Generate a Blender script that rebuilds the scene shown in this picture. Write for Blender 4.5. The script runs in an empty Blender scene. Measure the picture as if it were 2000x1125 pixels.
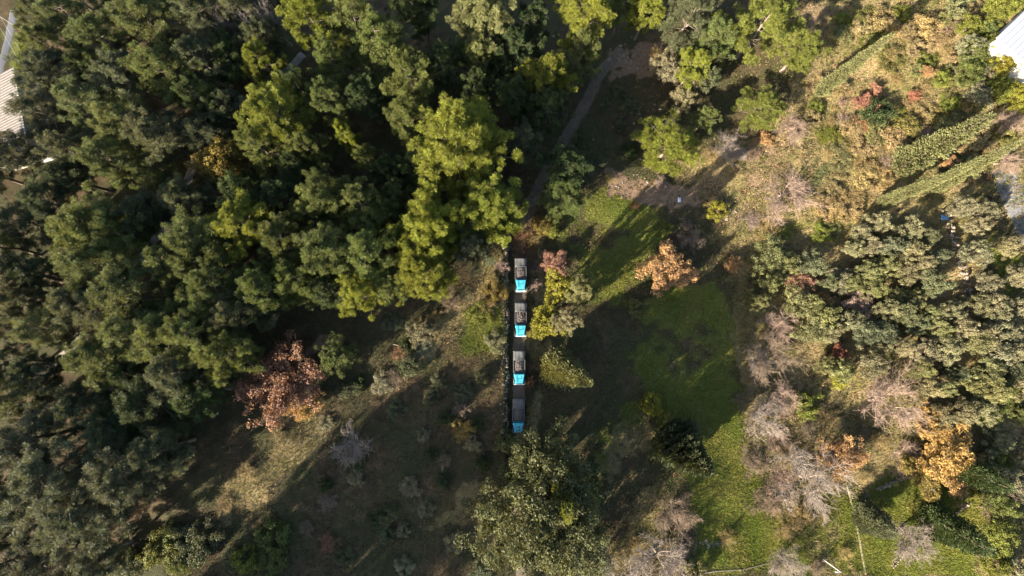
import bpy, bmesh, math, random
import numpy as np
from mathutils import Vector

random.seed(7)
RNG = np.random.default_rng(7)
S = bpy.context.scene
COL = S.collection

# ------------------------------------------------------------------ camera, sky, sun, exposure
CAM_H, FPX, TILT = 86.0, 780.0, math.atan(88.0 / 780.0)
cam_d = bpy.data.cameras.new("camera")
cam_d.sensor_width = 36.0
cam_d.lens = 36.0 * FPX / 2000.0
cam_d.clip_start, cam_d.clip_end = 0.5, 6000.0
cam = bpy.data.objects.new("camera", cam_d)
cam.location = (0, 0, CAM_H)
cam.rotation_euler = (TILT, 0, 0)
COL.objects.link(cam)
S.camera = cam

SUN_EL = math.radians(16.5)
SHX, SHY = 0.755, 0.656            # direction the shadows fall on the ground
world = bpy.data.worlds.new("World")
S.world = world
world.use_nodes = True
wn = world.node_tree
sky = wn.nodes.new("ShaderNodeTexSky")
sky.sky_type = 'NISHITA'
sky.sun_disc = False
sky.sun_elevation = SUN_EL
sky.sun_rotation = math.atan2(-SHX, -SHY)
sky.air_density, sky.dust_density = 1.0, 1.5
bg = wn.nodes["Background"]
bg.inputs["Strength"].default_value = 0.07
wn.links.new(sky.outputs[0], bg.inputs["Color"])

sun_d = bpy.data.lights.new("sun", 'SUN')
sun_d.energy = 5.0
sun_d.angle = math.radians(0.5)
sun_d.color = (1.0, 0.89, 0.72)
sun = bpy.data.objects.new("sun", sun_d)
dirv = Vector((SHX * math.cos(SUN_EL), SHY * math.cos(SUN_EL), -math.sin(SUN_EL)))
sun.rotation_euler = dirv.to_track_quat('-Z', 'Y').to_euler()
sun.location = (-60, -60, 60)
COL.objects.link(sun)

S.view_settings.view_transform = 'Standard'
S.view_settings.look = 'None'
S.view_settings.gamma = 1.0
S.view_settings.use_curve_mapping = False
S.view_settings.exposure = 2.92
S.cycles.max_bounces = 5
S.cycles.transparent_max_bounces = 8

# ------------------------------------------------------------------ terrain
def sstep(t):
    t = np.clip(t, 0.0, 1.0)
    return t * t * (3 - 2 * t)

XWALL = -1.25
def hgt(x, y):
    x = np.asarray(x, float); y = np.asarray(y, float)
    q = x * 0.86 + y * 0.5 - 50.0
    hill = 0.19 * (np.sqrt(q * q + 64.0) + q) * 0.5
    hill = 40.0 * np.tanh(hill / 40.0)
    win = sstep((24.0 - y) / 9.0) * sstep((y + 40.0) / 10.0)
    terr = 1.5 * sstep((XWALL + 0.2 - x) / 0.4) * win
    field = -0.9 * sstep((x - 3.6) / 3.0) * sstep((30.0 - y) / 10.0) * sstep((34 - x) / 10.0)
    und = 0.18 * np.sin(x * 0.33 + 1.0 + 0.15 * y) * np.cos(y * 0.29) * sstep((np.abs(x) - 2.5) / 5.0)
    rise = 9.0 * np.exp(-(((x + 60.0) / 25.0) ** 2 + ((y + 82.0) / 15.0) ** 2))
    return hill + terr + field + und + rise

CT, ST = math.cos(TILT), math.sin(TILT)
def unproj(u, v, dz=0.0):
    """photo pixel -> point dz metres above the ground"""
    rx, b = (u - 1000.0), (562.5 - v)
    ry = FPX * ST + b * CT
    rz = -FPX * CT + b * ST
    z = dz
    for _ in range(25):
        t = (z - CAM_H) / rz
        x, y = rx * t, ry * t
        z = 0.5 * z + 0.5 * (float(hgt(x, y)) + dz)
    return x, y, float(hgt(x, y))
def mpp(u, v, z):
    return (CAM_H - z) / FPX

# ------------------------------------------------------------------ mesh helpers
def mesh_np(name, V, F, tint=None, mat=None, smooth=False):
    V = np.asarray(V, np.float32); F = np.asarray(F, np.int32)
    me = bpy.data.meshes.new(name)
    k = F.shape[1]
    me.vertices.add(len(V)); me.vertices.foreach_set("co", V.ravel())
    me.loops.add(F.size); me.loops.foreach_set("vertex_index", F.ravel())
    me.polygons.add(len(F))
    me.polygons.foreach_set("loop_start", np.arange(0, F.size, k, dtype=np.int32))
    me.polygons.foreach_set("loop_total", np.full(len(F), k, np.int32))
    if smooth:
        me.polygons.foreach_set("use_smooth", np.ones(len(F), bool))
    me.update(calc_edges=True)
    if tint is not None:
        tint = np.asarray(tint, np.float32)
        if tint.ndim == 1:
            a = me.attributes.new("tint", 'FLOAT', 'FACE'); a.data.foreach_set("value", tint)
        else:
            a = me.attributes.new("tint", 'FLOAT_COLOR', 'FACE')
            a.data.foreach_set("color", np.c_[tint, np.ones(len(tint), np.float32)].astype(np.float32).ravel())
    if mat: me.materials.append(mat)
    return me

def link(name, me, parent=None, loc=None, rotz=None):
    o = bpy.data.objects.new(name, me)
    COL.objects.link(o)
    if parent is not None: o.parent = parent
    if loc is not None: o.location = loc
    if rotz is not None: o.rotation_euler = (0, 0, rotz)
    return o
def tag(o, label=None, cat=None, group=None, kind=None):
    if label: o["label"] = label
    if cat: o["category"] = cat
    if group: o["group"] = group
    if kind: o["kind"] = kind
    return o
def empty(name, loc, rotz=0.0):
    o = bpy.data.objects.new(name, None)
    o.empty_display_size = 0.3
    COL.objects.link(o); o.location = loc; o.rotation_euler = (0, 0, rotz)
    return o

class MB:
    """collects boxes, prisms and tubes into one mesh"""
    def __init__(s): s.v = []; s.f = []
    def add(s, V, F):
        n = len(s.v); s.v += [tuple(p) for p in V]; s.f += [tuple(i + n for i in f) for f in F]
    def box(s, x0, x1, y0, y1, z0, z1):
        s.add([(x0,y0,z0),(x1,y0,z0),(x1,y1,z0),(x0,y1,z0),(x0,y0,z1),(x1,y0,z1),(x1,y1,z1),(x0,y1,z1)],
              [(0,3,2,1),(4,5,6,7),(0,1,5,4),(1,2,6,5),(2,3,7,6),(3,0,4,7)])
    def hexa(s, P):
        s.add(P, [(0,3,2,1),(4,5,6,7),(0,1,5,4),(1,2,6,5),(2,3,7,6),(3,0,4,7)])
    def tube(s, pts, rad, n=6, caps=True):
        pts = [Vector(p) for p in pts]; rings = []
        base = len(s.v)
        for i, p in enumerate(pts):
            d = (pts[min(i+1, len(pts)-1)] - pts[max(i-1, 0)]).normalized()
            a = d.orthogonal().normalized(); b = d.cross(a)
            r = rad[i] if isinstance(rad, (list, tuple)) else rad
            for k in range(n):
                t = 2*math.pi*k/n
                s.v.append(tuple(p + a*math.cos(t)*r + b*math.sin(t)*r))
        for i in range(len(pts)-1):
            for k in range(n):
                k2 = (k+1) % n
                s.f.append((base+i*n+k, base+i*n+k2, base+(i+1)*n+k2, base+(i+1)*n+k))
        if caps:
            s.f.append(tuple(base+k for k in reversed(range(n))))
            s.f.append(tuple(base+(len(pts)-1)*n+k for k in range(n)))
    def mesh(s, name, mat, bevel=0.0, smooth=False):
        me = bpy.data.meshes.new(name); me.from_pydata(s.v, [], s.f)
        if bevel:
            bm = bmesh.new(); bm.from_mesh(me)
            bmesh.ops.bevel(bm, geom=bm.edges[:] , offset=bevel, segments=2, affect='EDGES', profile=0.6, clamp_overlap=True)
            bm.to_mesh(me); bm.free()
        if smooth:
            for p in me.polygons: p.use_smooth = True
        if mat: me.materials.append(mat)
        return me

# ------------------------------------------------------------------ materials
def newmat(name):
    m = bpy.data.materials.new(name); m.use_nodes = True
    nt = m.node_tree
    return m, nt, nt.nodes["Principled BSDF"], nt.nodes["Material Output"]
def N(nt, t, **kw):
    n = nt.nodes.new(t)
    for k, v in kw.items(): setattr(n, k, v)
    return n
def mixrgb(nt, blend='MIX'):
    n = nt.nodes.new("ShaderNodeMix"); n.data_type = 'RGBA'; n.blend_type = blend
    return n, n.inputs[0], n.inputs[6], n.inputs[7], n.outputs[2]
def noise(nt, scale, detail=4, rough=0.6, coord=None):
    n = nt.nodes.new("ShaderNodeTexNoise")
    n.inputs["Scale"].default_value = scale; n.inputs["Detail"].default_value = detail; n.inputs["Roughness"].default_value = rough
    if coord is not None: nt.links.new(coord, n.inputs["Vector"])
    return n
def ramp(nt, src, a, b, ca=(0,0,0,1), cb=(1,1,1,1)):
    r = nt.nodes.new("ShaderNodeValToRGB")
    r.color_ramp.elements[0].position = a; r.color_ramp.elements[1].position = b
    r.color_ramp.elements[0].color = ca; r.color_ramp.elements[1].color = cb
    nt.links.new(src, r.inputs[0]); return r

def foliage_mat(name, transl=0.3, warm=(1.25, 1.1, 0.55)):
    m, nt, p, out = newmat(name)
    oi = N(nt, "ShaderNodeObjectInfo")
    at = N(nt, "ShaderNodeAttribute", attribute_name="tint")
    geo = N(nt, "ShaderNodeNewGeometry")
    n1 = noise(nt, 0.45, 3, 0.6, geo.outputs["Position"])
    # value = tint * (0.75..1.25 by noise)
    mr = N(nt, "ShaderNodeMapRange"); mr.inputs[1].default_value = 0.3; mr.inputs[2].default_value = 0.7
    mr.inputs[3].default_value = 0.72; mr.inputs[4].default_value = 1.25
    nt.links.new(n1.outputs[0], mr.inputs[0])
    mu = N(nt, "ShaderNodeMath", operation='MULTIPLY')
    nt.links.new(at.outputs["Fac"], mu.inputs[0]); nt.links.new(mr.outputs[0], mu.inputs[1])
    mx, f, a, b, o = mixrgb(nt, 'MULTIPLY'); f.default_value = 1.0
    nt.links.new(oi.outputs["Color"], a); nt.links.new(mu.outputs[0], b)
    # hue wander per tree and inside the crown
    hs = N(nt, "ShaderNodeHueSaturation")
    n2 = noise(nt, 0.9, 2, 0.5, geo.outputs["Position"])
    mh = N(nt, "ShaderNodeMapRange"); mh.inputs[1].default_value = 0.25; mh.inputs[2].default_value = 0.75
    mh.inputs[3].default_value = 0.488; mh.inputs[4].default_value = 0.507
    nt.links.new(n2.outputs[0], mh.inputs[0]); nt.links.new(mh.outputs[0], hs.inputs["Hue"])
    nt.links.new(o, hs.inputs["Color"])
    p.inputs["Roughness"].default_value = 0.7
    p.inputs["Specular IOR Level"].default_value = 0.15
    nt.links.new(hs.outputs[0], p.inputs["Base Color"])
    tr = N(nt, "ShaderNodeBsdfTranslucent")
    mt, f2, a2, b2, o2 = mixrgb(nt, 'MULTIPLY'); f2.default_value = 1.0
    nt.links.new(hs.outputs[0], a2); b2.default_value = (*warm, 1)
    nt.links.new(o2, tr.inputs["Color"])
    ms = N(nt, "ShaderNodeMixShader"); ms.inputs[0].default_value = transl
    nt.links.new(p.outputs[0], ms.inputs[1]); nt.links.new(tr.outputs[0], ms.inputs[2])
    nt.links.new(ms.outputs[0], out.inputs["Surface"])
    return m
M_LEAF = foliage_mat("leaf")
M_NEEDLE = foliage_mat("needle", 0.25)

def bark_mat(name, col):
    m, nt, p, out = newmat(name)
    oi = N(nt, "ShaderNodeObjectInfo")
    geo = N(nt, "ShaderNodeNewGeometry")
    n1 = noise(nt, 3.0, 4, 0.7, geo.outputs["Position"])
    r = ramp(nt, n1.outputs[0], 0.3, 0.7, (0.6, 0.6, 0.6, 1), (1.25, 1.2, 1.15, 1))
    mx, f, a, b, o = mixrgb(nt, 'MULTIPLY'); f.default_value = 1.0
    nt.links.new(oi.outputs["Color"], a); nt.links.new(r.outputs[0], b)
    nt.links.new(o, p.inputs["Base Color"]); p.inputs["Roughness"].default_value = 0.9
    p.inputs["Specular IOR Level"].default_value = 0.1
    return m
M_BARK = bark_mat("bark", None)

def plain(name, col, rough=0.6, metal=0.0, spec=0.5, var=0.25, scale=6.0, bump=0.0):
    m, nt, p, out = newmat(name)
    tc = N(nt, "ShaderNodeTexCoord")
    n1 = noise(nt, scale, 5, 0.65, tc.outputs["Object"])
    lo = tuple(c * (1 - var) for c in col) + (1,); hi = tuple(min(1, c * (1 + var)) for c in col) + (1,)
    r = ramp(nt, n1.outputs[0], 0.3, 0.7, lo, hi)
    nt.links.new(r.outputs[0], p.inputs["Base Color"])
    p.inputs["Roughness"].default_value = rough; p.inputs["Metallic"].default_value = metal
    p.inputs["Specular IOR Level"].default_value = spec
    if bump:
        bp = N(nt, "ShaderNodeBump"); bp.inputs["Strength"].default_value = 0.6; bp.inputs["Distance"].default_value = bump
        nt.links.new(n1.outputs[0], bp.inputs["Height"]); nt.links.new(bp.outputs[0], p.inputs["Normal"])
    return m

# ------------------------------------------------------------------ land cover
def ground_poly(pts):
    return np.array([unproj(u, v)[:2] for u, v in pts])
def inside_soft(px, py, poly, soft):
    """~1 inside the polygon, 0 outside, soft edge in metres"""
    n = len(poly); ins = np.zeros(px.shape, bool); d2 = np.full(px.shape, 1e9)
    for i in range(n):
        x0, y0 = poly[i]; x1, y1 = poly[(i + 1) % n]
        c = ((y0 > py) != (y1 > py)) & (px < (x1 - x0) * (py - y0) / (y1 - y0 + 1e-12) + x0)
        ins ^= c
        dx, dy = x1 - x0, y1 - y0
        t = np.clip(((px - x0) * dx + (py - y0) * dy) / (dx * dx + dy * dy + 1e-9), 0, 1)
        d2 = np.minimum(d2, (px - x0 - t * dx) ** 2 + (py - y0 - t * dy) ** 2)
    d = np.sqrt(d2); sd = np.where(ins, d, -d)
    return sstep(sd / (2 * soft) + 0.5)
def vnoise(x, y, s, seed=0):
    r = np.random.default_rng(seed); T = r.random((64, 64))
    gx, gy = x / s, y / s
    ix, iy = np.floor(gx).astype(int), np.floor(gy).astype(int)
    fx, fy = sstep(gx - ix), sstep(gy - iy)
    g = lambda a, b: T[a % 64, b % 64]
    return (g(ix,iy)*(1-fx)+g(ix+1,iy)*fx)*(1-fy)+(g(ix,iy+1)*(1-fx)+g(ix+1,iy+1)*fx)*fy

GRASS = [  # meadow and lawns (photo pixels)
    [(1095,400),(1160,372),(1235,378),(1290,430),(1270,520),(1210,600),(1130,600)],
    [(1230,600),(1310,560),(1400,560),(1440,620),(1440,720),(1450,850),(1480,940),(1520,1040),(1560,1125),(1340,1125),(1350,1000),(1315,900),(1265,780)],
    [(1150,880),(1240,790),(1280,800),(1190,910)],
    [(1480,1040),(1640,950),(1700,1000),(1700,1125),(1480,1125)],
    [(1700,960),(1800,900),(1915,960),(1915,1125),(1690,1125)],
    [(10,60),(45,55),(75,140),(40,160),(12,140)],
    [(1920,460),(1940,455),(2000,560),(2000,640),(1950,560)],
    [(1480,440),(1570,430),(1560,465),(1490,480)],
    [(900,620),(985,600),(985,680),(880,700)],
]
STRAW = [  # dry tan grass and stubble
    [(1150,900),(1260,800),(1290,850),(1180,960),(1150,930)],
    [(1030,430),(1075,430),(1085,520),(1070,700),(1045,860),(1030,860)],
    [(1190,1085),(1290,930),(1300,960),(1290,1050),(1200,1125)],
    [(1290,310),(1500,270),(1640,0),(1760,0),(1900,200),(1740,330),(1700,420),(1560,540),(1430,560),(1400,480),(1420,400),(1320,360)],
    [(930,510),(990,490),(995,620),(930,640)],
    [(1440,560),(1560,500),(1640,640),(1660,860),(1560,1060),(1480,980),(1440,800)],
    [(1820,400),(1865,400),(1885,500),(1905,640),(1875,640),(1850,520)],
    [(440,960),(620,800),(660,840),(500,980),(380,1080)],
    [(760,720),(900,570),(930,590),(850,700),(780,760)],
    [(830,1020),(940,930),(960,960),(860,1040)],
    [(1930,470),(1990,600),(2000,680),(1940,600)],
    [(1880,950),(1925,950),(1925,1125),(1890,1125)],
]
DIRT = [  # bare brown earth
    [(1170,330),(1240,340),(1330,360),(1420,330),(1420,420),(1300,410),(1180,390)],
    [(1180,100),(1290,70),(1300,140),(1200,160)],
    [(1480,280),(1560,280),(1500,400),(1420,440)],
    [(1560,0),(1640,0),(1600,160),(1570,200)],
    [(1000,430),(1050,420),(1045,500),(1010,500)],
    [(1700,260),(1740,250),(1730,340),(1690,390)],
    [(600,700),(660,670),(660,640),(620,640)],
]
GP = [ground_poly(p) for p in GRASS]; SP = [ground_poly(p) for p in STRAW]; DP = [ground_poly(p) for p in DIRT]
def cover(x, y):
    wx = x + 3.5 * (vnoise(x, y, 5.0, 1) - 0.5) + 1.6 * (vnoise(x, y, 1.6, 2) - 0.5)
    wy = y + 3.5 * (vnoise(x, y, 5.0, 3) - 0.5) + 1.6 * (vnoise(x, y, 1.6, 4) - 0.5)
    g = np.zeros(x.shape); s = np.zeros(x.shape); d = np.zeros(x.shape)
    for p in GP: g = np.maximum(g, inside_soft(wx, wy, p, 2.2))
    for p in SP: s = np.maximum(s, inside_soft(wx, wy, p, 1.6))
    for p in DP: d = np.maximum(d, inside_soft(wx, wy, p, 1.2))
    s = np.maximum(s, 0.65 * sstep((x - 52) / 14.0))
    lush = np.maximum(inside_soft(wx, wy, GP[1], 1.2), inside_soft(wx, wy, GP[4], 1.2)) * sstep((x - 31) / 8.0) * sstep((-2.0 - y) / 12.0)
    g = g * np.clip(-0.35 + 1.5 * vnoise(x, y, 7.0, 5) + 0.9 * vnoise(x, y, 1.7, 6) + 0.5 * lush, 0.0, 1.0)
    d = d * np.clip(-0.2 + 1.3 * vnoise(x, y, 3.0, 10) + 0.8 * vnoise(x, y, 1.0, 11), 0.0, 1.0)
    s = s * np.clip(-0.1 + 1.3 * vnoise(x, y, 4.0, 7) + 0.7 * vnoise(x, y, 1.1, 8), 0.0, 1.0)
    return g, s, d

def axis(lo, hi, step, far, extra=()):
    a = list(np.arange(lo, hi + 1e-6, step)); s = step; v = hi
    while v < far:
        s *= 1.35; v += s; a.append(v)
    s = step; v = lo
    while v > -far:
        s *= 1.35; v -= s; a.insert(0, v)
    a = sorted(set(list(np.round(a, 4)) + list(extra)))
    return np.array(a)
gx = axis(-128, 128, 0.6, 2500, (XWALL - 0.25, XWALL - 0.1, XWALL + 0.05, XWALL + 0.2))
gy = axis(-66, 98, 0.6, 2500)
GX, GY = np.meshgrid(gx, gy)
GZ = hgt(GX, GY)
gV = np.c_[GX.ravel(), GY.ravel(), GZ.ravel()]
nx = len(gx)
ii = (np.arange(len(gy) - 1)[:, None] * nx + np.arange(nx - 1)[None]).ravel()
gF = np.c_[ii, ii + 1, ii + nx + 1, ii + nx]
gme = mesh_np("ground", gV, gF, smooth=True)
cg, cs, cd = cover(GX.ravel(), GY.ravel())
ca = gme.attributes.new("cover", 'FLOAT_COLOR', 'POINT')
ca.data.foreach_set("color", np.c_[cg, cs, cd, np.ones_like(cg)].astype(np.float32).ravel())

def ground_material():
    m, nt, p, out = newmat("earth_and_grass")
    geo = N(nt, "ShaderNodeNewGeometry"); P = geo.outputs["Position"]
    at = N(nt, "ShaderNodeAttribute", attribute_name="cover")
    sep = N(nt, "ShaderNodeSeparateColor"); nt.links.new(at.outputs["Color"], sep.inputs[0])
    nf = noise(nt, 3.2, 6, 0.75, P); nm = noise(nt, 0.5, 5, 0.65, P); nl = noise(nt, 0.12, 4, 0.6, P)
    def two(src, a, b, lo=0.35, hi=0.65): return ramp(nt, src, lo, hi, (*a, 1), (*b, 1))
    litter = two(nm.outputs[0], (0.030, 0.022, 0.013), (0.075, 0.052, 0.030))
    moss = two(nf.outputs[0], (0.026, 0.028, 0.014), (0.050, 0.046, 0.020))
    grass = two(nf.outputs[0], (0.044, 0.054, 0.015), (0.108, 0.106, 0.030))
    straw = two(nf.outputs[0], (0.090, 0.068, 0.032), (0.20, 0.155, 0.080))
    dirt = two(nf.outputs[0], (0.080, 0.052, 0.034), (0.165, 0.112, 0.075))
    def mix(fac, a, b):
        mx, f, ia, ib, o = mixrgb(nt); nt.links.new(fac, f); nt.links.new(a, ia); nt.links.new(b, ib); return o
    def mask(src, n, lo=0.35, hi=0.65):
        a = N(nt, "ShaderNodeMath", operation='MULTIPLY_ADD'); a.inputs[1].default_value = 0.9; a.inputs[2].default_value = -0.45
        nt.links.new(n, a.inputs[0])
        b = N(nt, "ShaderNodeMath", operation='ADD'); nt.links.new(src, b.inputs[0]); nt.links.new(a.outputs[0], b.inputs[1])
        r = ramp(nt, b.outputs[0], lo, hi); return r.outputs[0]
    c = mix(ramp(nt, nl.outputs[0], 0.4, 0.6).outputs[0], litter.outputs[0], moss.outputs[0])
    c = mix(mask(sep.outputs[1], nm.outputs[0]), c, straw.outputs[0])
    c = mix(mask(sep.outputs[0], nm.outputs[0]), c, grass.outputs[0])
    c = mix(mask(sep.outputs[2], nm.outputs[0]), c, dirt.outputs[0])
    nt.links.new(c, p.inputs["Base Color"])
    p.inputs["Roughness"].default_value = 0.95; p.inputs["Specular IOR Level"].default_value = 0.05
    bp = N(nt, "ShaderNodeBump"); bp.inputs["Strength"].default_value = 0.8; bp.inputs["Distance"].default_value = 0.25
    nt.links.new(nf.outputs[0], bp.inputs["Height"]); nt.links.new(bp.outputs[0], p.inputs["Normal"])
    return m
gme.materials.append(ground_material())
tag(link("ground", gme), kind='structure', label="rough wooded hillside of grass, leaf litter and dry earth")

def strip(name, pts, width, mat, lift=0.03, label=None, ragged=0.12):
    P = [Vector((*unproj(u, v)[:2], 0)) for u, v in pts]
    # resample
    out = []
    for a, b in zip(P[:-1], P[1:]):
        n = max(1, int((b - a).length / 0.5))
        out += [a.lerp(b, k / n) for k in range(n)]
    out.append(P[-1])
    for _ in range(6):
        out = [out[0]] + [(out[i-1] + out[i] * 2 + out[i+1]) / 4 for i in range(1, len(out)-1)] + [out[-1]]
    V = []; F = []; K = 9
    for i, p in enumerate(out):
        d = (out[min(i+1, len(out)-1)] - out[max(0, i-1)]).normalized(); n = Vector((-d.y, d.x, 0))
        w0 = width/2 * (1 + ragged * random.uniform(-1, 1)); w1 = width/2 * (1 + ragged * random.uniform(-1, 1))
        for k in range(K):
            t = k / (K - 1); s = -w0 + (w0 + w1) * t
            q = p + n * s
            rut = 0.02 * math.cos(s * 3.6) if abs(s) < 1.4 else 0.0
            edge = 0.0 if 0 < k < K-1 else -0.06
            V.append((q.x, q.y, float(hgt(q.x, q.y)) + lift + 0.02 + rut * 0.5 + edge))
    for i in range(len(out)-1):
        for k in range(K-1):
            a = i*K+k; F.append((a, a+1, a+K+1, a+K))
    o = link(name, mesh_np(name, V, F, mat=mat, smooth=True)); tag(o, label=label, kind='structure'); return o

def track_mat():
    m, nt, p, out = newmat("packed_earth")
    geo = N(nt, "ShaderNodeNewGeometry"); P = geo.outputs["Position"]
    nf = noise(nt, 4.0, 6, 0.7, P); nm = noise(nt, 0.5, 4, 0.6, P)
    a = ramp(nt, nf.outputs[0], 0.3, 0.7, (0.048, 0.034, 0.023, 1), (0.110, 0.074, 0.050, 1))
    b = ramp(nt, nf.outputs[0], 0.3, 0.7, (0.042, 0.033, 0.023, 1), (0.085, 0.062, 0.042, 1))
    mx, f, ia, ib, o = mixrgb(nt); nt.links.new(ramp(nt, nm.outputs[0], 0.42, 0.58).outputs[0], f)
    nt.links.new(a.outputs[0], ia); nt.links.new(b.outputs[0], ib); nt.links.new(o, p.inputs["Base Color"])
    p.inputs["Roughness"].default_value = 0.95
    bp = N(nt, "ShaderNodeBump"); bp.inputs["Distance"].default_value = 0.08; nt.links.new(nf.outputs[0], bp.inputs["Height"]); nt.links.new(bp.outputs[0], p.inputs["Normal"])
    return m
M_TRACK = track_mat()
M_PATH = plain("pale_concrete", (0.15, 0.128, 0.105), 0.9, var=0.3, scale=0.6)
strip("dirt_track", [(1215,95),(1175,140),(1145,200),(1105,270),(1065,340),(1035,400),(1022,460),(1016,520),(1015,600),(1014,700),(1013,800),(1013,880),(1015,980),(1020,1100),(1025,1200)], 2.7, M_TRACK, label="narrow dirt track the lorries drive along")
strip("footpath", [(592,105),(560,140),(500,185),(430,225),(400,260),(375,330),(350,390),(315,455),(265,520),(200,600),(130,690),(60,750)], 2.0, M_PATH, label="pale path glimpsed between the pines on the left")
strip("garden_path", [(1655,950),(1668,1000),(1680,1060),(1692,1125),(1700,1180)], 0.4, plain("trodden_straw", (0.19, 0.16, 0.09), 0.95), label="thin trodden path across the lower right meadow")
strip("village_road", [(28,20),(20,60),(8,110),(-8,160),(-20,200)], 2.0, plain("asphalt", (0.06, 0.062, 0.068), 0.9), label="grey lane at the far left edge")
strip("gravel_road", [(1960,330),(1975,375),(1995,420),(2020,470),(2060,540)], 4.2, plain("grey_gravel", (0.075, 0.075, 0.08), 0.95, scale=3.0, bump=0.05), label="grey gravel road at the right edge")

# ------------------------------------------------------------------ plant generators (numpy)
def rdir(n, rng, up=0.0):
    v = rng.normal(size=(n, 3)); v[:, 2] += up
    return v / np.linalg.norm(v, axis=1, keepdims=True)
def perp(d, rng):
    r = rng.normal(size=d.shape); w = np.cross(d, r)
    return w / (np.linalg.norm(w, axis=1, keepdims=True) + 1e-9)
def puffs(C, R, n, rng, w=0.2, up=0.25, tv=0.25):
    """needle tufts: n narrow blades fanning out of every centre"""
    m = len(C); d = rdir(m * n, rng, up).reshape(m, n, 3)
    r = R[:, None, None]
    c = C[:, None, :]
    base = c + d * r * 0.12
    ln = rng.uniform(0.65, 1.1, (m, n, 1))
    tip = c + d * r * ln
    pw = perp(d.reshape(-1, 3), rng).reshape(m, n, 3) * r * w * 0.5
    V = np.stack([base, tip - pw, tip + pw], 2).reshape(-1, 3)
    F = np.arange(len(V)).reshape(-1, 3)
    t = (1 + tv * rng.uniform(-1, 1, (m, 1))) * (1 + 0.2 * rng.uniform(-1, 1, (m, n)))
    return V, F, t.ravel()
def leaves(C, R, n, rng, size=0.26, flat=0.75, tv=0.25, outw=0.8):
    """leaf-sized diamonds spread on the shells of leaf clumps"""
    m = len(C); d = rdir(m * n, rng, 0.25)
    rr = np.repeat(R, n)[:, None] * rng.uniform(0.45, 1.05, (m * n, 1))
    p = np.repeat(C, n, 0) + d * rr * np.array([1, 1, flat])
    nrm = d * outw + rng.normal(size=d.shape) * 0.55
    nrm /= np.linalg.norm(nrm, axis=1, keepdims=True)
    a = perp(nrm, rng); b = np.cross(nrm, a)
    s = size * rng.uniform(0.6, 1.3, (m * n, 1))
    V = np.stack([p - a * s, p + b * s * 0.55, p + a * s, p - b * s * 0.55], 1).reshape(-1, 3)
    q = np.arange(m * n) * 4
    F = np.concatenate([np.c_[q, q + 1, q + 2], np.c_[q, q + 2, q + 3]], 0)
    t = (1 + tv * np.repeat(rng.uniform(-1, 1, m), n)) * (1 + 0.2 * rng.uniform(-1, 1, m * n))
    return V, F, np.r_[t, t]
class Wood:
    def __init__(s): s.V = []; s.F = []; s.n = 0
    def limb(s, pts, r0, r1, k=4):
        pts = np.asarray(pts, float); m = len(pts)
        rad = np.linspace(r0, r1, m)
        T = np.gradient(pts, axis=0); T /= np.linalg.norm(T, axis=1, keepdims=True) + 1e-9
        ref = np.where(np.abs(T[:, 2:3]) > 0.8, np.array([[1.0, 0, 0]]), np.array([[0, 0, 1.0]]))
        A = np.cross(T, ref); A /= np.linalg.norm(A, axis=1, keepdims=True) + 1e-9; B = np.cross(T, A)
        ang = 2 * np.pi * np.arange(k) / k
        V = pts[:, None] + rad[:, None, None] * (np.cos(ang)[None, :, None] * A[:, None] + np.sin(ang)[None, :, None] * B[:, None])
        s.V.append(V.reshape(-1, 3))
        for i in range(m - 1):
            for j in range(k):
                a = s.n + i * k + j; b = s.n + i * k + (j + 1) % k
                s.F.append((a, b, b + k)); s.F.append((a, b + k, a + k))
        s.n += m * k
    def data(s): return np.concatenate(s.V), np.array(s.F)
def curve(p, d, L, rng, m=4, bend=0.25, lift=0.0):
    p = np.array(p, float); d = np.array(d, float); out = [p.copy()]
    for i in range(m - 1):
        d = d + rng.normal(size=3) * bend / (m - 1); d[2] += lift / (m - 1); d /= np.linalg.norm(d)
        p = p + d * L / (m - 1); out.append(p.copy())
    return np.array(out)

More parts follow.
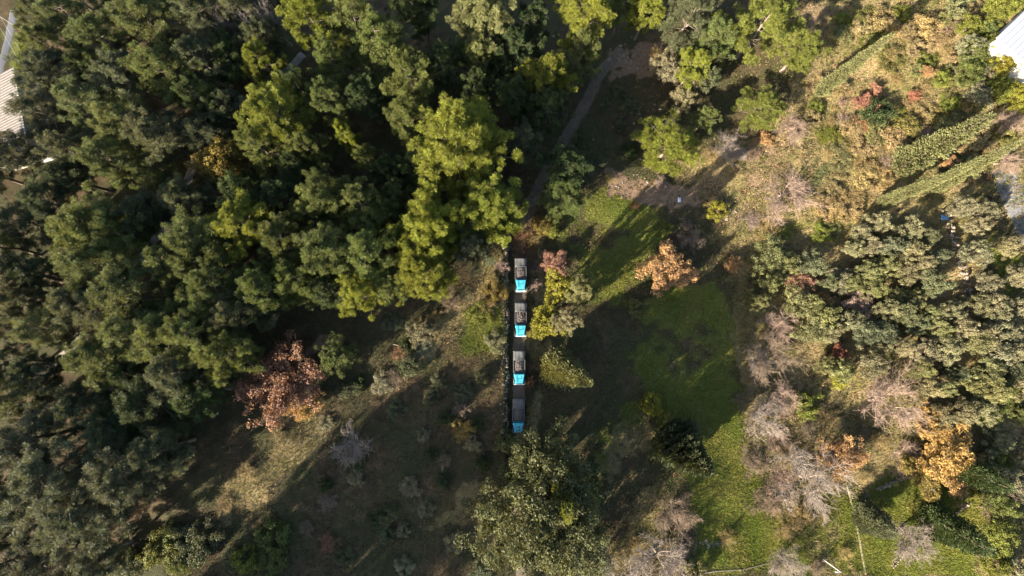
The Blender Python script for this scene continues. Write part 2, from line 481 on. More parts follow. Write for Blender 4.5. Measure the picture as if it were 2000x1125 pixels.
def gen_pine(seed, h=16.0, R=5.5, nl=46, needles=135, dens=1.0, low=0.28, spire=0.0, pr=(0.5, 0.9)):
    rng = np.random.default_rng(seed); W = Wood()
    tr = np.array([[0, 0, 0], [0, 0, h*0.3], [0, 0, h*0.6], [0, 0, h*0.97]]) + np.r_[np.zeros((1, 3)), rng.normal(size=(3, 3)) * [0.35, 0.35, 0]]
    tr[:, 2] = [-.3, h*.3, h*.6, h*.97]
    W.limb(tr, 0.026 * h, 0.05, 7)
    C = []; Rr = []
    for i in range(nl):
        f = low + (1 - low) * (i + rng.random()) / nl
        z = f * h
        prof = (1 - ((f - low) / (1 - low)) ** (1.9 - spire)) ** 0.75 * (0.55 + 0.45 * min(1, (f - low) / 0.18)) + 0.06
        L = R * prof * rng.uniform(0.55, 1.18)
        az = i * 2.4 + rng.uniform(-0.5, 0.5)
        base = np.array([np.interp(z, tr[:, 2], tr[:, k]) for k in range(3)])
        el = rng.uniform(-0.05, 0.35) + 0.5 * f * f
        d = np.array([math.cos(az) * math.cos(el), math.sin(az) * math.cos(el), math.sin(el)])
        pts = curve(base, d, L, rng, 5, 0.35, 0.25)
        W.limb(pts, 0.035 + 0.008 * L, 0.02, 4)
        nsub = max(2, int(L * 1.15 * dens))
        for k in range(nsub):
            t = rng.uniform(0.45, 1.0) if k else 1.0
            x = t * 4; j = min(3, int(x)); q = pts[j] + (pts[j+1] - pts[j]) * (x - j)
            side = rng.normal(size=3) * [1, 1, 0.4]; side /= np.linalg.norm(side)
            ls = rng.uniform(0.1, 0.34) * L * (1.15 - 0.6 * t) + 0.15
            e = q + side * ls + np.array([0, 0, 0.12 * L * rng.random()])
            W.limb(np.array([q, (q + e) / 2 + [0, 0, 0.05], e]), 0.03, 0.012, 3)
            rr = rng.uniform(*pr) * (0.75 + 0.25 * min(1, L / 3))
            C.append(e); Rr.append(rr)
            for _k in range(rng.integers(0, 3)):
                C.append(e + rng.normal(size=3) * rr * 0.6); Rr.append(rr * 0.8)
    for _ in range(5):
        C.append(tr[-1] + rng.normal(size=3) * 0.35); Rr.append(0.6)
    V, F, t = puffs(np.array(C), np.array(Rr), needles, rng, 0.075, tv=0.2)
    return W.data(), (V, F, t)

def gen_broad(seed, h=6.0, R=3.0, nc=60, nleaf=70, size=0.2, low=0.2, clump=(0.5, 0.95), lean=0.0, flat=0.8, shell=0.75, trunk=0.035):
    rng = np.random.default_rng(seed); W = Wood()
    zc = h * (low + 1) / 2; hz = h * (1 - low) / 2
    d = rdir(nc, rng, 0.25); rad = rng.uniform(shell * 0.6, 1.0, nc) ** 0.6
    lob = 1 + 0.22 * np.sin(3 * np.arctan2(d[:, 1], d[:, 0]) + seed) + 0.14 * rng.normal(size=nc)
    C = np.c_[d[:, 0] * R * rad * lob, d[:, 1] * R * rad * lob, zc + d[:, 2] * hz * rad * (0.85 + 0.15 * lob)]
    C[:, 2] = np.maximum(C[:, 2], 0.25)
    Rr = rng.uniform(*clump, nc)
    W.limb([[0, 0, -0.2], [0.05 * R, 0, h * low * 0.6], [0, 0.05 * R, h * 0.5]], trunk * h, trunk * h * 0.5, 6)
    for c in C[rng.permutation(nc)[:16]]:
        W.limb([[0, 0, h * low * 0.8], c * [0.45, 0.45, 0.6], c], trunk * h * 0.4, 0.015, 4)
    V, F, t = leaves(C, Rr, nleaf, rng, size, flat)
    return W.data(), (V, F, t)

def gen_cypress(seed, h=16.0, R=1.7, n=13000, base=0.06, lump=0.18, size=0.21, broad=0.5):
    rng = np.random.default_rng(seed); W = Wood()
    W.limb([[0, 0, -0.3], [0, 0, h * 0.5], [0, 0, h * 0.94]], 0.2, 0.05, 6)
    f = 1 - np.sqrt(rng.random(n)) * 0.999; f = np.clip(f, 0, 1)
    az = rng.uniform(0, 2 * np.pi, n)
    prof = (1 - f) ** broad * np.minimum(1, (f + 0.05) / 0.14) ** 0.6
    lumpv = 1 + lump * np.sin(az * 5 + f * 17 + seed) * np.cos(f * 23 + az * 2) + 1.2 * lump * np.sin(az * 2 + f * 41 + 2 * seed) * np.sin(f * 13 + az) + 0.14 * rng.normal(size=n)
    depth = np.where(rng.random(n) < 0.3, rng.uniform(0.55, 0.9, n), 1.0)
    r = R * prof * lumpv * depth + 0.04
    C = np.c_[np.cos(az) * r, np.sin(az) * r, h * (base + (1 - base) * f)]
    out = np.c_[np.cos(az), np.sin(az), np.full(n, 1.1)]
    d = out + rng.normal(size=(n, 3)) * 0.45; d /= np.linalg.norm(d, axis=1, keepdims=True)
    w = perp(d, rng) * size * 0.5; L = size * rng.uniform(0.8, 1.7, (n, 1))
    V = np.stack([C - w * 0.7, C + w * 0.7, C + d * L * 0.6 + w * 0.6, C + d * L], 1).reshape(-1, 3)
    q = np.arange(n) * 4; F = np.concatenate([np.c_[q, q+1, q+2], np.c_[q, q+2, q+3]], 0)
    t = 1 + 0.3 * rng.uniform(-1, 1, n)
    return W.data(), (V, F, np.r_[t, t])

def gen_bare(seed, h=6.0, R=3.0, n1=9, n2=6, n3=7, n4=4, leaf=0, lsize=0.2, tw=0.02, up=0.55):
    """leafless tree: trunk and limbs in one part, fine twigs in the other"""
    rng = np.random.default_rng(seed); W = Wood(); T = Wood()
    t0 = curve([0, 0, -0.2], [0, 0, 1], h * 0.28, rng, 3, 0.25); W.limb(t0, 0.028 * h, 0.02 * h, 6)
    tips = []
    for i in range(n1):
        az = i * 2.4 + rng.uniform(-.4, .4); el = rng.uniform(0.35, 1.25) if up else rng.uniform(0.1, 0.9)
        d = [math.cos(az) * math.cos(el), math.sin(az) * math.cos(el), math.sin(el)]
        L1 = rng.uniform(0.45, 0.62) * math.hypot(R * math.cos(el), h * 0.8 * math.sin(el))
        a = curve(t0[-1] - [0, 0, rng.uniform(0, .1) * h], d, L1, rng, 4, 0.4, 0.15); W.limb(a, 0.009 * h, 0.005 * h, 4)
        for j in range(n2):
            q = a[rng.integers(1, 4)]; d2 = (a[-1] - a[0]) / L1 + rng.normal(size=3) * 0.55; d2[2] += 0.15
            d2 /= np.linalg.norm(d2); L2 = L1 * rng.uniform(0.45, 0.75)
            b = curve(q, d2, L2, rng, 4, 0.45, 0.1); W.limb(b, 0.004 * h, 0.0022 * h, 3)
            for k in range(n3):
                q2 = b[rng.integers(1, 4)]; d3 = d2 + rng.normal(size=3) * 0.6; d3 /= np.linalg.norm(d3)
                L3 = L2 * rng.uniform(0.35, 0.7); c = curve(q2, d3, L3, rng, 3, 0.5); T.limb(c, tw, tw * 0.5, 3)
                tips.append(c[-1]); 
                for m in range(n4):
                    d4 = d3 + rng.normal(size=3) * 0.7; d4 /= np.linalg.norm(d4)
                    T.limb(np.array([c[rng.integers(0, 3)], ]) .repeat(2, 0) + np.array([[0, 0, 0], d4 * L3 * rng.uniform(.3, .7)]), tw * 0.7, tw * 0.4, 3)
    tips = np.array(tips); lf = None
    if leaf:
        lf = leaves(tips, np.full(len(tips), 0.38), leaf, rng, lsize, 0.9, 0.3)
    return W.data(), T.data(), lf

# ------------------------------------------------------------------ labels: place of a plant told by things one can find
MARKS = [("the rearmost lorry", 1017, 537), ("the second lorry", 1017, 624), ("the third lorry", 1014, 719),
         ("the leading lorry", 1013, 815), ("the biggest sunlit pine", 900, 330), ("the russet oak", 540, 770),
         ("the meadow's orange tree", 1305, 530), ("the trackside cypress", 1105, 725),
         ("the huge evergreen oak", 1060, 990), ("the white roof", 1975, 85), ("the tiled roof", 20, 210),
         ("the trackside rock pile", 1230, 110), ("the lone round pine", 1305, 285),
         ("the shaggy meadow cypress", 1325, 870), ("the large pinkish tree", 1740, 790),
         ("the silver bare tree", 1595, 945), ("the blue tarp", 1843, 425), ("the longest leaning cypress", 1670, 125),
         ("the broad leaning cypress", 1850, 270), ("the ochre tree", 440, 325), ("the pale path gap", 325, 440),
         ("the gravel road", 1980, 400), ("the bare wall tree", 1800, 1050), ("the golden tree", 1870, 890),
         ("the dome shaped pine", 205, 470), ("the dead trunks", 490, 50), ("the pale loose pine", 950, 45),
         ("the white post", 1623, 1095), ("the lower left corner", 0, 1125), ("the upper left corner", 0, 0), ("the lower right corner", 2000, 1125),
         ("the rubble wall", 1865, 520), ("the slope's bare tree", 1535, 370), ("the clearing's green pine", 660, 695),
         ("the rust red sapling", 1645, 690), ("the yellow grove bush", 1642, 742), ("the upper path gap", 570, 130)]
USED = {}
DIRS = ["right", "up right", "above", "up left", "left", "down left", "below", "down right"]
def rel_to(u, v, a, b):
    k = DIRS[int(round(math.atan2(b - v, u - a) / (math.pi / 4))) % 8]
    d = math.hypot(u - a, v - b)
    dist = "close" if d < 50 else ("near" if d < 85 else ("not far" if d < 130 else ("farther off" if d < 190 else "well away")))
    return dist, {"right": "right of", "left": "left of", "above": "above", "below": "below"}.get(k, k + " of")
def label_for(desc, u, v):
    """first phrase no other plant carries: beside one landmark, or on the side of a second one"""
    best = sorted((((u - a) ** 2 + (v - b) ** 2) ** 0.5, n, a, b) for n, a, b in MARKS)
    best = [q for q in best if q[0] > 10]
    tries = []
    for q in best[:5]:
        dist, rel = rel_to(u, v, q[2], q[3]); tries.append(f"{desc} {dist} {rel} {q[1]}")
    q0 = best[0]; dist, rel = rel_to(u, v, q0[2], q0[3])
    for q in best[1:14]: tries.append(f"{desc} {rel} {q0[1]}, towards {q[1]}")
    t = tries[0]
    for q in tries:
        if q not in USED and len(q.split()) <= 16: t = q; break
    USED[t] = 1
    return t

def scatter(poly, step, seed, jitter=0.38, keepout=()):
    r = random.Random(seed); us = [p[0] for p in poly]; vs = [p[1] for p in poly]; out = []
    P = np.array(poly, float); row = 0; v = min(vs)
    while v < max(vs):
        u = min(us) + (step / 2 if row % 2 else 0)
        while u < max(us):
            a, b = u + r.uniform(-1, 1) * step * jitter, v + r.uniform(-1, 1) * step * jitter
            if inside_soft(np.array([a]), np.array([b]), P, 0.01)[0] > 0.5 and all((a-k[0])**2+(b-k[1])**2 > k[2]**2 for k in keepout): out.append((a, b))
            u += step
        v += step * 0.87; row += 1
    return out
# ------------------------------------------------------------------ plant prototypes
def proto(trunk, crown, cname="crown", cmat=None, tname="trunk"):
    return (mesh_np(tname, trunk[0], trunk[1], mat=M_BARK), mesh_np(cname, crown[0], crown[1], crown[2], cmat or M_LEAF))
PINE = [proto(*gen_pine(100 + i, nl=44 + 3 * (i % 3), low=0.26 + 0.05 * (i % 3), spire=0.25 * (i % 2)), cmat=M_NEEDLE) for i in range(7)]      # h 16, R 5.5
BIGPINE = [proto(*gen_pine(300 + i, h=20, R=7.5, nl=84, needles=135, low=0.25, pr=(0.55, 0.95), dens=1.15), cmat=M_NEEDLE) for i in range(2)]
OLIVE = [proto(*gen_broad(400 + i, 5.0, 3.0, 85, 110, 0.12, 0.22, (0.45, 0.8))) for i in range(5)]
SHRUB = [proto(*gen_broad(500 + i, 2.4, 2.0, 60, 100, 0.10, 0.04, (0.35, 0.65), flat=0.9), tname="stem") for i in range(5)]
OAK = [proto(*gen_broad(600 + i, 9.0, 4.5, 110, 120, 0.17, 0.25, (0.6, 1.1))) for i in range(3)]
CYP = [proto(*gen_cypress(700 + i, lump=0.17 + 0.06 * i)) for i in range(3)]   # h 16, R 1.7
def bproto(tup):
    w, t, l = tup
    a = mesh_np("trunk", w[0], w[1], mat=M_BARK); b = mesh_np("twigs", t[0], t[1], mat=M_BARK)
    c = mesh_np("crown", l[0], l[1], l[2], M_LEAF) if l else None
    return a, b, c
BARE = [bproto(gen_bare(800 + i, n3=9, n4=6, tw=0.014)) for i in range(4)]                              # h 6, R 3
AUTUMN = [bproto(gen_bare(820 + i, leaf=38, lsize=0.10, n4=2, tw=0.014)) for i in range(3)]  # h 6, R 3
THICKET = [bproto(gen_bare(840 + i, h=2.2, R=2.2, n1=16, n2=6, n3=7, n4=3, tw=0.011)) for i in range(3)]

GREYWOOD = (0.20, 0.175, 0.15, 1)
def jit(c, a=0.12):
    k = 1 + random.uniform(-a, a)
    return (c[0] * k * (1 + random.uniform(-.06, .06)), c[1] * k, c[2] * k * (1 + random.uniform(-.1, .1)), 1)
COUNT = {}
def plant(kind, protos, h0, R0, u, v, dpx, h, col, desc=None, cat="tree", group=None, label=None, wood=(0.115, 0.092, 0.075, 1),
          lean=(0, 0), cz=0.6, var=None, twigcol=None, leafcol=None):
    x, y, zg = unproj(u, v, cz * h)
    R = dpx * 0.5 * (CAM_H - zg - cz * h) / FPX
    i = COUNT.get(kind, 0); COUNT[kind] = i + 1
    pr = protos[(i * 5 + i // 3) % len(protos)] if var is None else protos[var]
    root = empty(kind, (x, y, zg), random.uniform(0, 6.28))
    root.rotation_euler = (lean[0], lean[1], root.rotation_euler[2]) if lean != (0, 0) else root.rotation_euler
    sc = (R / R0, R / R0, h / h0)
    tag(root, label or label_for(desc, u, v), cat, group)
    for me in pr:
        if me is None: continue
        o = link(me.name.split(".")[0], me, root); o.scale = sc
        n = me.name.split(".")[0]
        o.color = wood if n in ("trunk", "stem") else ((twigcol or wood) if n == "twigs" else (leafcol or col))
    return root

# leaf and wood colours; bright and deep greens partly paint sun and shade
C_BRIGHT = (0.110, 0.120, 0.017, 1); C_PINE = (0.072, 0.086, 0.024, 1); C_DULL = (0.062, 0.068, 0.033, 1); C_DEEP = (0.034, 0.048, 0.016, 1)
C_OLIVE = (0.130, 0.120, 0.066, 1); C_SHRUB = (0.095, 0.105, 0.020, 1); C_YEL = (0.135, 0.13, 0.018, 1); C_PALE = (0.12, 0.118, 0.048, 1)
C_ORANGE = (0.25, 0.148, 0.065, 1); C_RUST = (0.160, 0.084, 0.050, 1); C_GOLD = (0.25, 0.16, 0.052, 1); C_OCHRE = (0.13, 0.10, 0.026, 1)
C_CYP = (0.10, 0.102, 0.042, 1); C_PINKW = (0.20, 0.145, 0.115, 1); C_SILVER = (0.165, 0.138, 0.118, 1); C_BROWNW = (0.13, 0.098, 0.072, 1); C_TAN = (0.18, 0.135, 0.06, 1)

# ---- pines of the forest: (crown centre u, v, width px, height m, colour)
G_PINE = "pines of the forest on the left"
B, P_, D, K = ("sunlit yellow green", C_BRIGHT), ("mid green", C_PINE), ("dull olive green", C_DULL), ("deep green shaded", C_DEEP)  # lit and shaded pine greens: sun and shade put into the needle colour
PINES = [
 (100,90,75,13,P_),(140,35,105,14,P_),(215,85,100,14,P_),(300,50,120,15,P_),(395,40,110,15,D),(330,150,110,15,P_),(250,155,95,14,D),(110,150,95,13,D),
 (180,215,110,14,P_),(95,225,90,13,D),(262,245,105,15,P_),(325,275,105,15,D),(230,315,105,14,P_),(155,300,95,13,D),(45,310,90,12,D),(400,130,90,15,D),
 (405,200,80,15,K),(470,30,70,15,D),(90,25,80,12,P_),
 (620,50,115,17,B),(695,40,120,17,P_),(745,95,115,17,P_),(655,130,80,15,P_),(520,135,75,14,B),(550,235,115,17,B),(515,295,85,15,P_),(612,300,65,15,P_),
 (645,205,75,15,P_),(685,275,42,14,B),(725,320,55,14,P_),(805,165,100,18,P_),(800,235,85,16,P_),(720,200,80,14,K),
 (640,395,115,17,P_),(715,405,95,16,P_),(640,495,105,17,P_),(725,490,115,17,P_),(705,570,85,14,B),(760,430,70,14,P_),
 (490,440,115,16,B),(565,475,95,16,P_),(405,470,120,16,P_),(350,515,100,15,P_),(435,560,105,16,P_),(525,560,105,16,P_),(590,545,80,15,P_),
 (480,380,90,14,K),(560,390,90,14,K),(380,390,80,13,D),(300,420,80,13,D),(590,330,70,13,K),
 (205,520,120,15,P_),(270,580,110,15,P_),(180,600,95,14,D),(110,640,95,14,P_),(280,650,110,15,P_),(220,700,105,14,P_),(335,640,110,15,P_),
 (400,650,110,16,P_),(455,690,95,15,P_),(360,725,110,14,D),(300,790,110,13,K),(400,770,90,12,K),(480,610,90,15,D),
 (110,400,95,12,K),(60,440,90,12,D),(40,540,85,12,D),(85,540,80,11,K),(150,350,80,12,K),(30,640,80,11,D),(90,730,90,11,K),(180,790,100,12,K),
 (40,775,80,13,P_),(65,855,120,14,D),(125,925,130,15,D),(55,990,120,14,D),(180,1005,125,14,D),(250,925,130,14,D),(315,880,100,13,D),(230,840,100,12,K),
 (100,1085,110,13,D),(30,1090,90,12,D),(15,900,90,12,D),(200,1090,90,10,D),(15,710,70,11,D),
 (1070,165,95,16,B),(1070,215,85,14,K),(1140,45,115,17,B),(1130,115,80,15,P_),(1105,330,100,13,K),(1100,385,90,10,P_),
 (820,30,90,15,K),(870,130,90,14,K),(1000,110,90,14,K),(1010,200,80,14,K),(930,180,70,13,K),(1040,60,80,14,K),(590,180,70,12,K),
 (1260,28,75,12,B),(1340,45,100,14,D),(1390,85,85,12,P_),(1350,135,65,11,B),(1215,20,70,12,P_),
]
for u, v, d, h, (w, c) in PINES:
    if u < 420:  # greyer towards the left edge: hazy, veiled light put into the leaf colour
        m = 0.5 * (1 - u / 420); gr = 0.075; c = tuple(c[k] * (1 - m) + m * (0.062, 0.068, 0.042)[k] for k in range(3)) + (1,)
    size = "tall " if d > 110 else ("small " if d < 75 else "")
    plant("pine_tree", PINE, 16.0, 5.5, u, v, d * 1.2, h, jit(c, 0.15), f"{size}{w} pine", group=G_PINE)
FOREST = [(-60,-40),(560,-40),(590,60),(780,60),(1080,-40),(1060,120),(1040,300),(960,480),(820,560),(720,610),(600,600),(500,660),(440,730),(360,800),(330,900),(290,1000),(150,1060),(20,1180),(-80,1180),(-80,330),(30,310),(90,190),(95,110),(70,0)]
def forest_fill():
    done = [(p[0], p[1], p[2] * 0.5) for p in PINES] + [(905,290,90),(955,405,75),(850,445,70),(830,530,55),(205,455,75),(950,45,70),(440,325,45),(330,440,34),(565,135,38),(350,390,26)]
    for u, v in scatter(FOREST, 62, 77, jitter=0.3):
        if all((u-a)**2 + (v-b)**2 > (0.82*r + 16)**2 for a, b, r in done):
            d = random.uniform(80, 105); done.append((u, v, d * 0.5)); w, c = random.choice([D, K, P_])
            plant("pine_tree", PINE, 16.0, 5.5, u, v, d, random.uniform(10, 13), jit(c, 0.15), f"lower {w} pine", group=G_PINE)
forest_fill()
plant("pine_tree", BIGPINE, 20, 7.5, 905, 290, 205, 21, C_BRIGHT, label="big sunlit yellow green pine beside the track, largest crown of the forest", var=0)
plant("pine_tree", BIGPINE, 20, 7.5, 955, 405, 165, 18, jit(C_BRIGHT, 0.05), label="bright pine leaning over the track just below the biggest sunlit pine", var=1)
plant("pine_tree", BIGPINE, 20, 7.5, 850, 445, 160, 19, jit(C_BRIGHT, 0.05), label="yellow green pine at the forest edge, left of the bright pine over the track", var=1)
plant("pine_tree", BIGPINE, 20, 7.5, 830, 530, 125, 15, jit(C_BRIGHT, 0.05), label="bright pine lowest on the forest edge above the clearing", var=0)
plant("pine_tree", BIGPINE, 20, 7.5, 205, 455, 165, 16, jit(C_PINE, 0.05), label="dome shaped pine with a wide round crown near the left edge", var=0)
plant("pine_tree", BIGPINE, 20, 7.5, 950, 45, 150, 19, jit(C_PALE, 0.05), label="pale loose pine at the top edge with bare crooked branches showing", var=1)
plant("pine_tree", PINE, 16, 5.5, 1305, 285, 140, 9, C_BRIGHT, label="lone round yellow green pine above the meadow", var=3)
plant("pine_tree", PINE, 16, 5.5, 1375, 235, 60, 7, C_PINE, label="small green pine touching the upper right of the lone round pine", var=2)
plant("pine_tree", PINE, 16, 5.5, 660, 697, 85, 8, C_PINE, label="lone green pine in the clearing beside the russet oak", var=1)
plant("pine_tree", PINE, 16, 5.5, 1480, 60, 150, 13, C_SHRUB, label="long yellow green pine leaning up right at the top edge", var=4)
plant("pine_tree", PINE, 16, 5.5, 1560, 105, 105, 9, C_SHRUB, label="yellow green pine beside the bare strip of the slope", var=5)
plant("pine_tree", PINE, 16, 5.5, 1485, 215, 105, 7, C_SHRUB, label="bushy yellow green pine below the slope's bare strip", var=6)
plant("ochre_tree", OAK, 9, 4.5, 440, 325, 95, 12, C_OCHRE, label="ochre yellow tree turning colour among the dark pines")
for u, v, h in ((455,35,15),(500,60,14),(525,30,15)):
    plant("dead_tree", BARE, 6.0, 3.0, u, v, 70, h, None, "leafless grey dead trunk", group="dead trunks in the pine wood", wood=(0.2, 0.17, 0.15, 1))
# pines on the rise just outside the lower left of the frame (their shade falls into the clearing)
OFF = [(-94 + 8.0 * a + random.uniform(-2, 2) + 4 * (b % 2), -56.5 - 7.5 * b + random.uniform(-1.5, 1.5), random.choice([18, 21, 24, 26, 28])) for a in range(10) for b in range(5)]
for k, (x, y, h) in enumerate(OFF):
    if x < -79 and y > -74: continue
    if x > -60: continue
    r = empty("pine_tree", (x, y, float(hgt(x, y))), k * 1.3)
    tag(r, "pine standing outside the lower edge of the view", "tree", "pines below the lower edge of the view")
    for me in PINE[k % 7]:
        o = link(me.name.split(".")[0], me, r); o.scale = (1.1, 1.1, h / 16); o.color = jit(C_PINE) if me.name.startswith("crown") else (0.075, 0.058, 0.045, 1)

# ---- cypresses
CYP.append(proto(*gen_cypress(770, R=1.7, n=24000, lump=0.30, broad=0.75, size=0.24)))
CYP.append(proto(*gen_cypress(760, R=1.7, n=17000, lump=0.10, broad=0.95, size=0.2)))
def cypress(u0, v0, ut, vt, h, rad, col, label, var=0, group=None, h0=16.0, protos=CYP, R0=1.7, lean=0.24):
    """foot and tip given; the tree leans as it must"""
    x0, y0, z0 = unproj(u0, v0)
    rx, b = ut - 1000.0, 562.5 - vt
    t = (z0 + h - CAM_H) / (-FPX * CT + b * ST)
    xt, yt = rx * t, (FPX * ST + b * CT) * t
    d = Vector((xt - x0, yt - y0, h)); L = d.length
    # keep the lean believable
    mx = lean * h; hd = Vector((d.x, d.y)); 
    if hd.length > mx:
        s = mx / hd.length; x0, y0 = xt - d.x * s, yt - d.y * s; z0 = float(hgt(x0, y0)); d = Vector((xt - x0, yt - y0, h))
    r = empty("cypress_tree", (x0, y0, z0)); r.rotation_euler = d.to_track_quat('Z', 'Y').to_euler()
    tag(r, label, "cypress", group)
    for me in protos[var]:
        o = link(me.name.split(".")[0], me, r); o.scale = (rad / R0, rad / R0, d.length / h0)
        o.color = (0.075, 0.058, 0.045, 1) if me.name.startswith("trunk") else col
    return r
cypress(1072,708,1158,750, 16, 3.5, C_CYP, "pale green cypress beside the track at the third lorry, tip pointing lower right", 4, lean=0.36)
cypress(1258,812,1388,925, 9.0, 4.2, (0.046, 0.054, 0.024, 1), "shaggy dark cypress in the meadow, tip pointing lower right", 3, lean=0.85)
cypress(1085,880,1112,1022, 25, 2.0, C_SHRUB, "slim dark cypress poking out of the huge evergreen oak", 1)
cypress(1588,190,1748,62, 17, 1.25, C_CYP, "long leaning narrow cypress on the upper right slope with a dark shadow line", 1)
cypress(1745,335,1942,222, 16, 2.4, C_CYP, "broad leaning cypress at the right with a wide dark shadow on its upper left", 2)
cypress(1696,408,1905,322, 16, 1.1, C_CYP, "slender cypress directly below the broad leaning cypress", 0)
cypress(1800,400,1995,275, 15, 1.3, C_CYP, "slender cypress lowest of the leaning three, reaching the right edge", 2)
cypress(1700,1000,1745,1045, 9, 2.2, C_DULL, "bushy dark conifer between the thin path and the stone wall", 2)
cypress(1935,1010,1960,1090, 14, 2.6, C_DEEP, "dark conifer at the right edge below the orange trees", 2)
cypress(1925,900,1990,960, 12, 2.4, C_DEEP, "dark conifer near the right edge beside the tall shadow", 0)

# ---- huge evergreen oak at the bottom
evo = proto(*gen_broad(901, 19.0, 9.0, 360, 150, 0.19, 0.22, (0.8, 1.5), shell=0.85, trunk=0.03))
plant("evergreen_oak", [evo], 19.0, 9.0, 1060, 988, 222, 22, (0.060, 0.064, 0.027, 1), label="huge evergreen oak at the bottom, its near edge over the leading lorry's cab")
plant("evergreen_oak", OAK, 9, 4.5, 1130, 955, 100, 6, C_DEEP, label="dark evergreen oak against the right side of the huge one at the bottom")
plant("evergreen_oak", OAK, 9, 4.5, 1135, 1070, 120, 8, C_DULL, label="dark evergreen oak at the bottom edge right of the huge one")
plant("evergreen_oak", OAK, 9, 4.5, 1032, 908, 70, 13, C_DEEP, label="small dark oak in front of the leading lorry", cz=0.7)

# ---- autumn and bare trees
def autumn(u, v, d, h, c, label, twig=C_BROWNW, var=None):
    plant("autumn_tree", AUTUMN, 6.0, 3.0, u, v, d, h, c, label=label, wood=GREYWOOD, twigcol=twig, var=var)
def bare(u, v, d, h, c, label, var=None):
    plant("bare_tree", BARE, 6.0, 3.0, u, v, d, h, c, label=label, wood=c, twigcol=c, var=var)
autumn(540,762,165,9, C_RUST, "russet oak with red brown leaves in the clearing")
autumn(597,795,70,5, C_GOLD, "small golden tree touching the right side of the russet oak")
autumn(1305,530,105,7, C_ORANGE, "orange tree standing in the meadow at the edge of a long shadow")
autumn(1080,515,60,4, (0.21, 0.115, 0.08, 1), "pinkish red bush beside the first lorry")
autumn(1650,885,90,6, C_ORANGE, "orange tree beside the silver bare tree")
autumn(1870,880,125,7, C_GOLD, "golden tree at the lower right, largest of its cluster")
autumn(1890,935,90,6, C_ORANGE, "orange tree just below the golden tree at the lower right")
autumn(1815,920,90,5, C_OCHRE, "yellow brown tree left of the orange cluster at the lower right")
autumn(1832,840,80,5, C_GOLD, "golden tree at the upper left of the lower right cluster")
autumn(1565,550,60,3.5, (0.20, 0.11, 0.07, 1), "russet bush among the upper olives")
autumn(1615,585,32,3, C_ORANGE, "little orange bush among the olives")
autumn(1645,690,36,4, (0.18, 0.075, 0.045, 1), "rust red sapling among the olives")
autumn(1680,590,60,4, C_PINKW, "pinkish tree at the top of the olive grove")
autumn(1430,520,36,3, C_ORANGE, "small orange bush in the shade right of the meadow's orange tree")
autumn(1690,195,52,2.5, (0.24, 0.115, 0.075, 1), "red bush on the upper right slope")
autumn(1712,172,30,2.2, (0.24, 0.125, 0.08, 1), "small red bush above the red bush on the slope")
autumn(1790,186,28,2.0, (0.25, 0.105, 0.065, 1), "tiny bright red bush on the upper right slope")
autumn(1845,305,45,3, C_ORANGE, "orange bush against the broad leaning cypress")
autumn(1260,18,26,6, (0.25, 0.09, 0.04, 1), "red leaved sapling at the top edge above the rock pile")
autumn(1815,140,30,2.2, C_ORANGE, "small orange bush on the upper right slope")
autumn(1500,268,32,2.2, C_ORANGE, "small orange bush below the bushy pine on the slope")
autumn(1690,240,40,2.2, (0.20, 0.10, 0.05, 1), "brown bush beneath the red bush on the slope")
bare(1740,790,140,8, C_PINKW, "large pinkish bare tree among the olives")
bare(1595,945,155,8, C_SILVER, "silver bare tree with long pale branches", 1)
bare(1490,825,110,6, C_SILVER, "greyish bare tree at the right edge of the meadow")
bare(1500,690,120,6, C_BROWNW, "brown bare tree at the left edge of the olive grove")
bare(1525,640,80,5, C_PINKW, "pinkish bare tree at the top of the brown one beside the meadow")
bare(1530,770,90,5, C_PINKW, "pinkish bare tree between the grove and the greyish one")
bare(1535,375,135,5, C_PINKW, "bare greyish pink tree on the slope right of the long shadow")
bare(1425,285,90,4, C_SILVER, "pale bare tree right of the lone round pine")
bare(1550,240,85,4, C_PINKW, "bare pinkish tree below the long leaning cypress")
bare(1290,1090,135,7, C_SILVER, "pale bare tree at the bottom edge of the meadow")
bare(1325,1010,100,5, C_BROWNW, "brown bare tree above the pale one at the bottom")
bare(1800,1050,110,7, C_SILVER, "bare tree growing over the thin stone wall", 2)
bare(1190,1108,60,5, C_SILVER, "small white bare tree at the bottom edge beside the huge oak")
bare(1545,1105,80,6, C_SILVER, "bare tree at the bottom edge left of the white post")
bare(695,875,100,5, C_SILVER, "grey bare tree in the shaded clearing")
bare(1770,890,80,4, C_PINKW, "pinkish bare tree above the short stone wall")
bare(1975,235,70,4, C_PINKW, "pinkish bare tree near the right edge below the yellow trees")
bare(1970,310,70,4, C_PINKW, "pinkish bare tree at the right edge above the gravel road")
bare(1480,700,60,4, C_SILVER, "small silver bare tree touching the meadow's edge")
bare(1350,470,60,3, C_BROWNW, "low brown bare tree beside the long shadow in the meadow")
bare(1975,950,80,5, C_PINKW, "pale bare tree at the right edge near the bottom")
bare(1940,1000,60,4, C_BROWNW, "brown bare tree near the right edge")
G_TH = "bramble thickets"
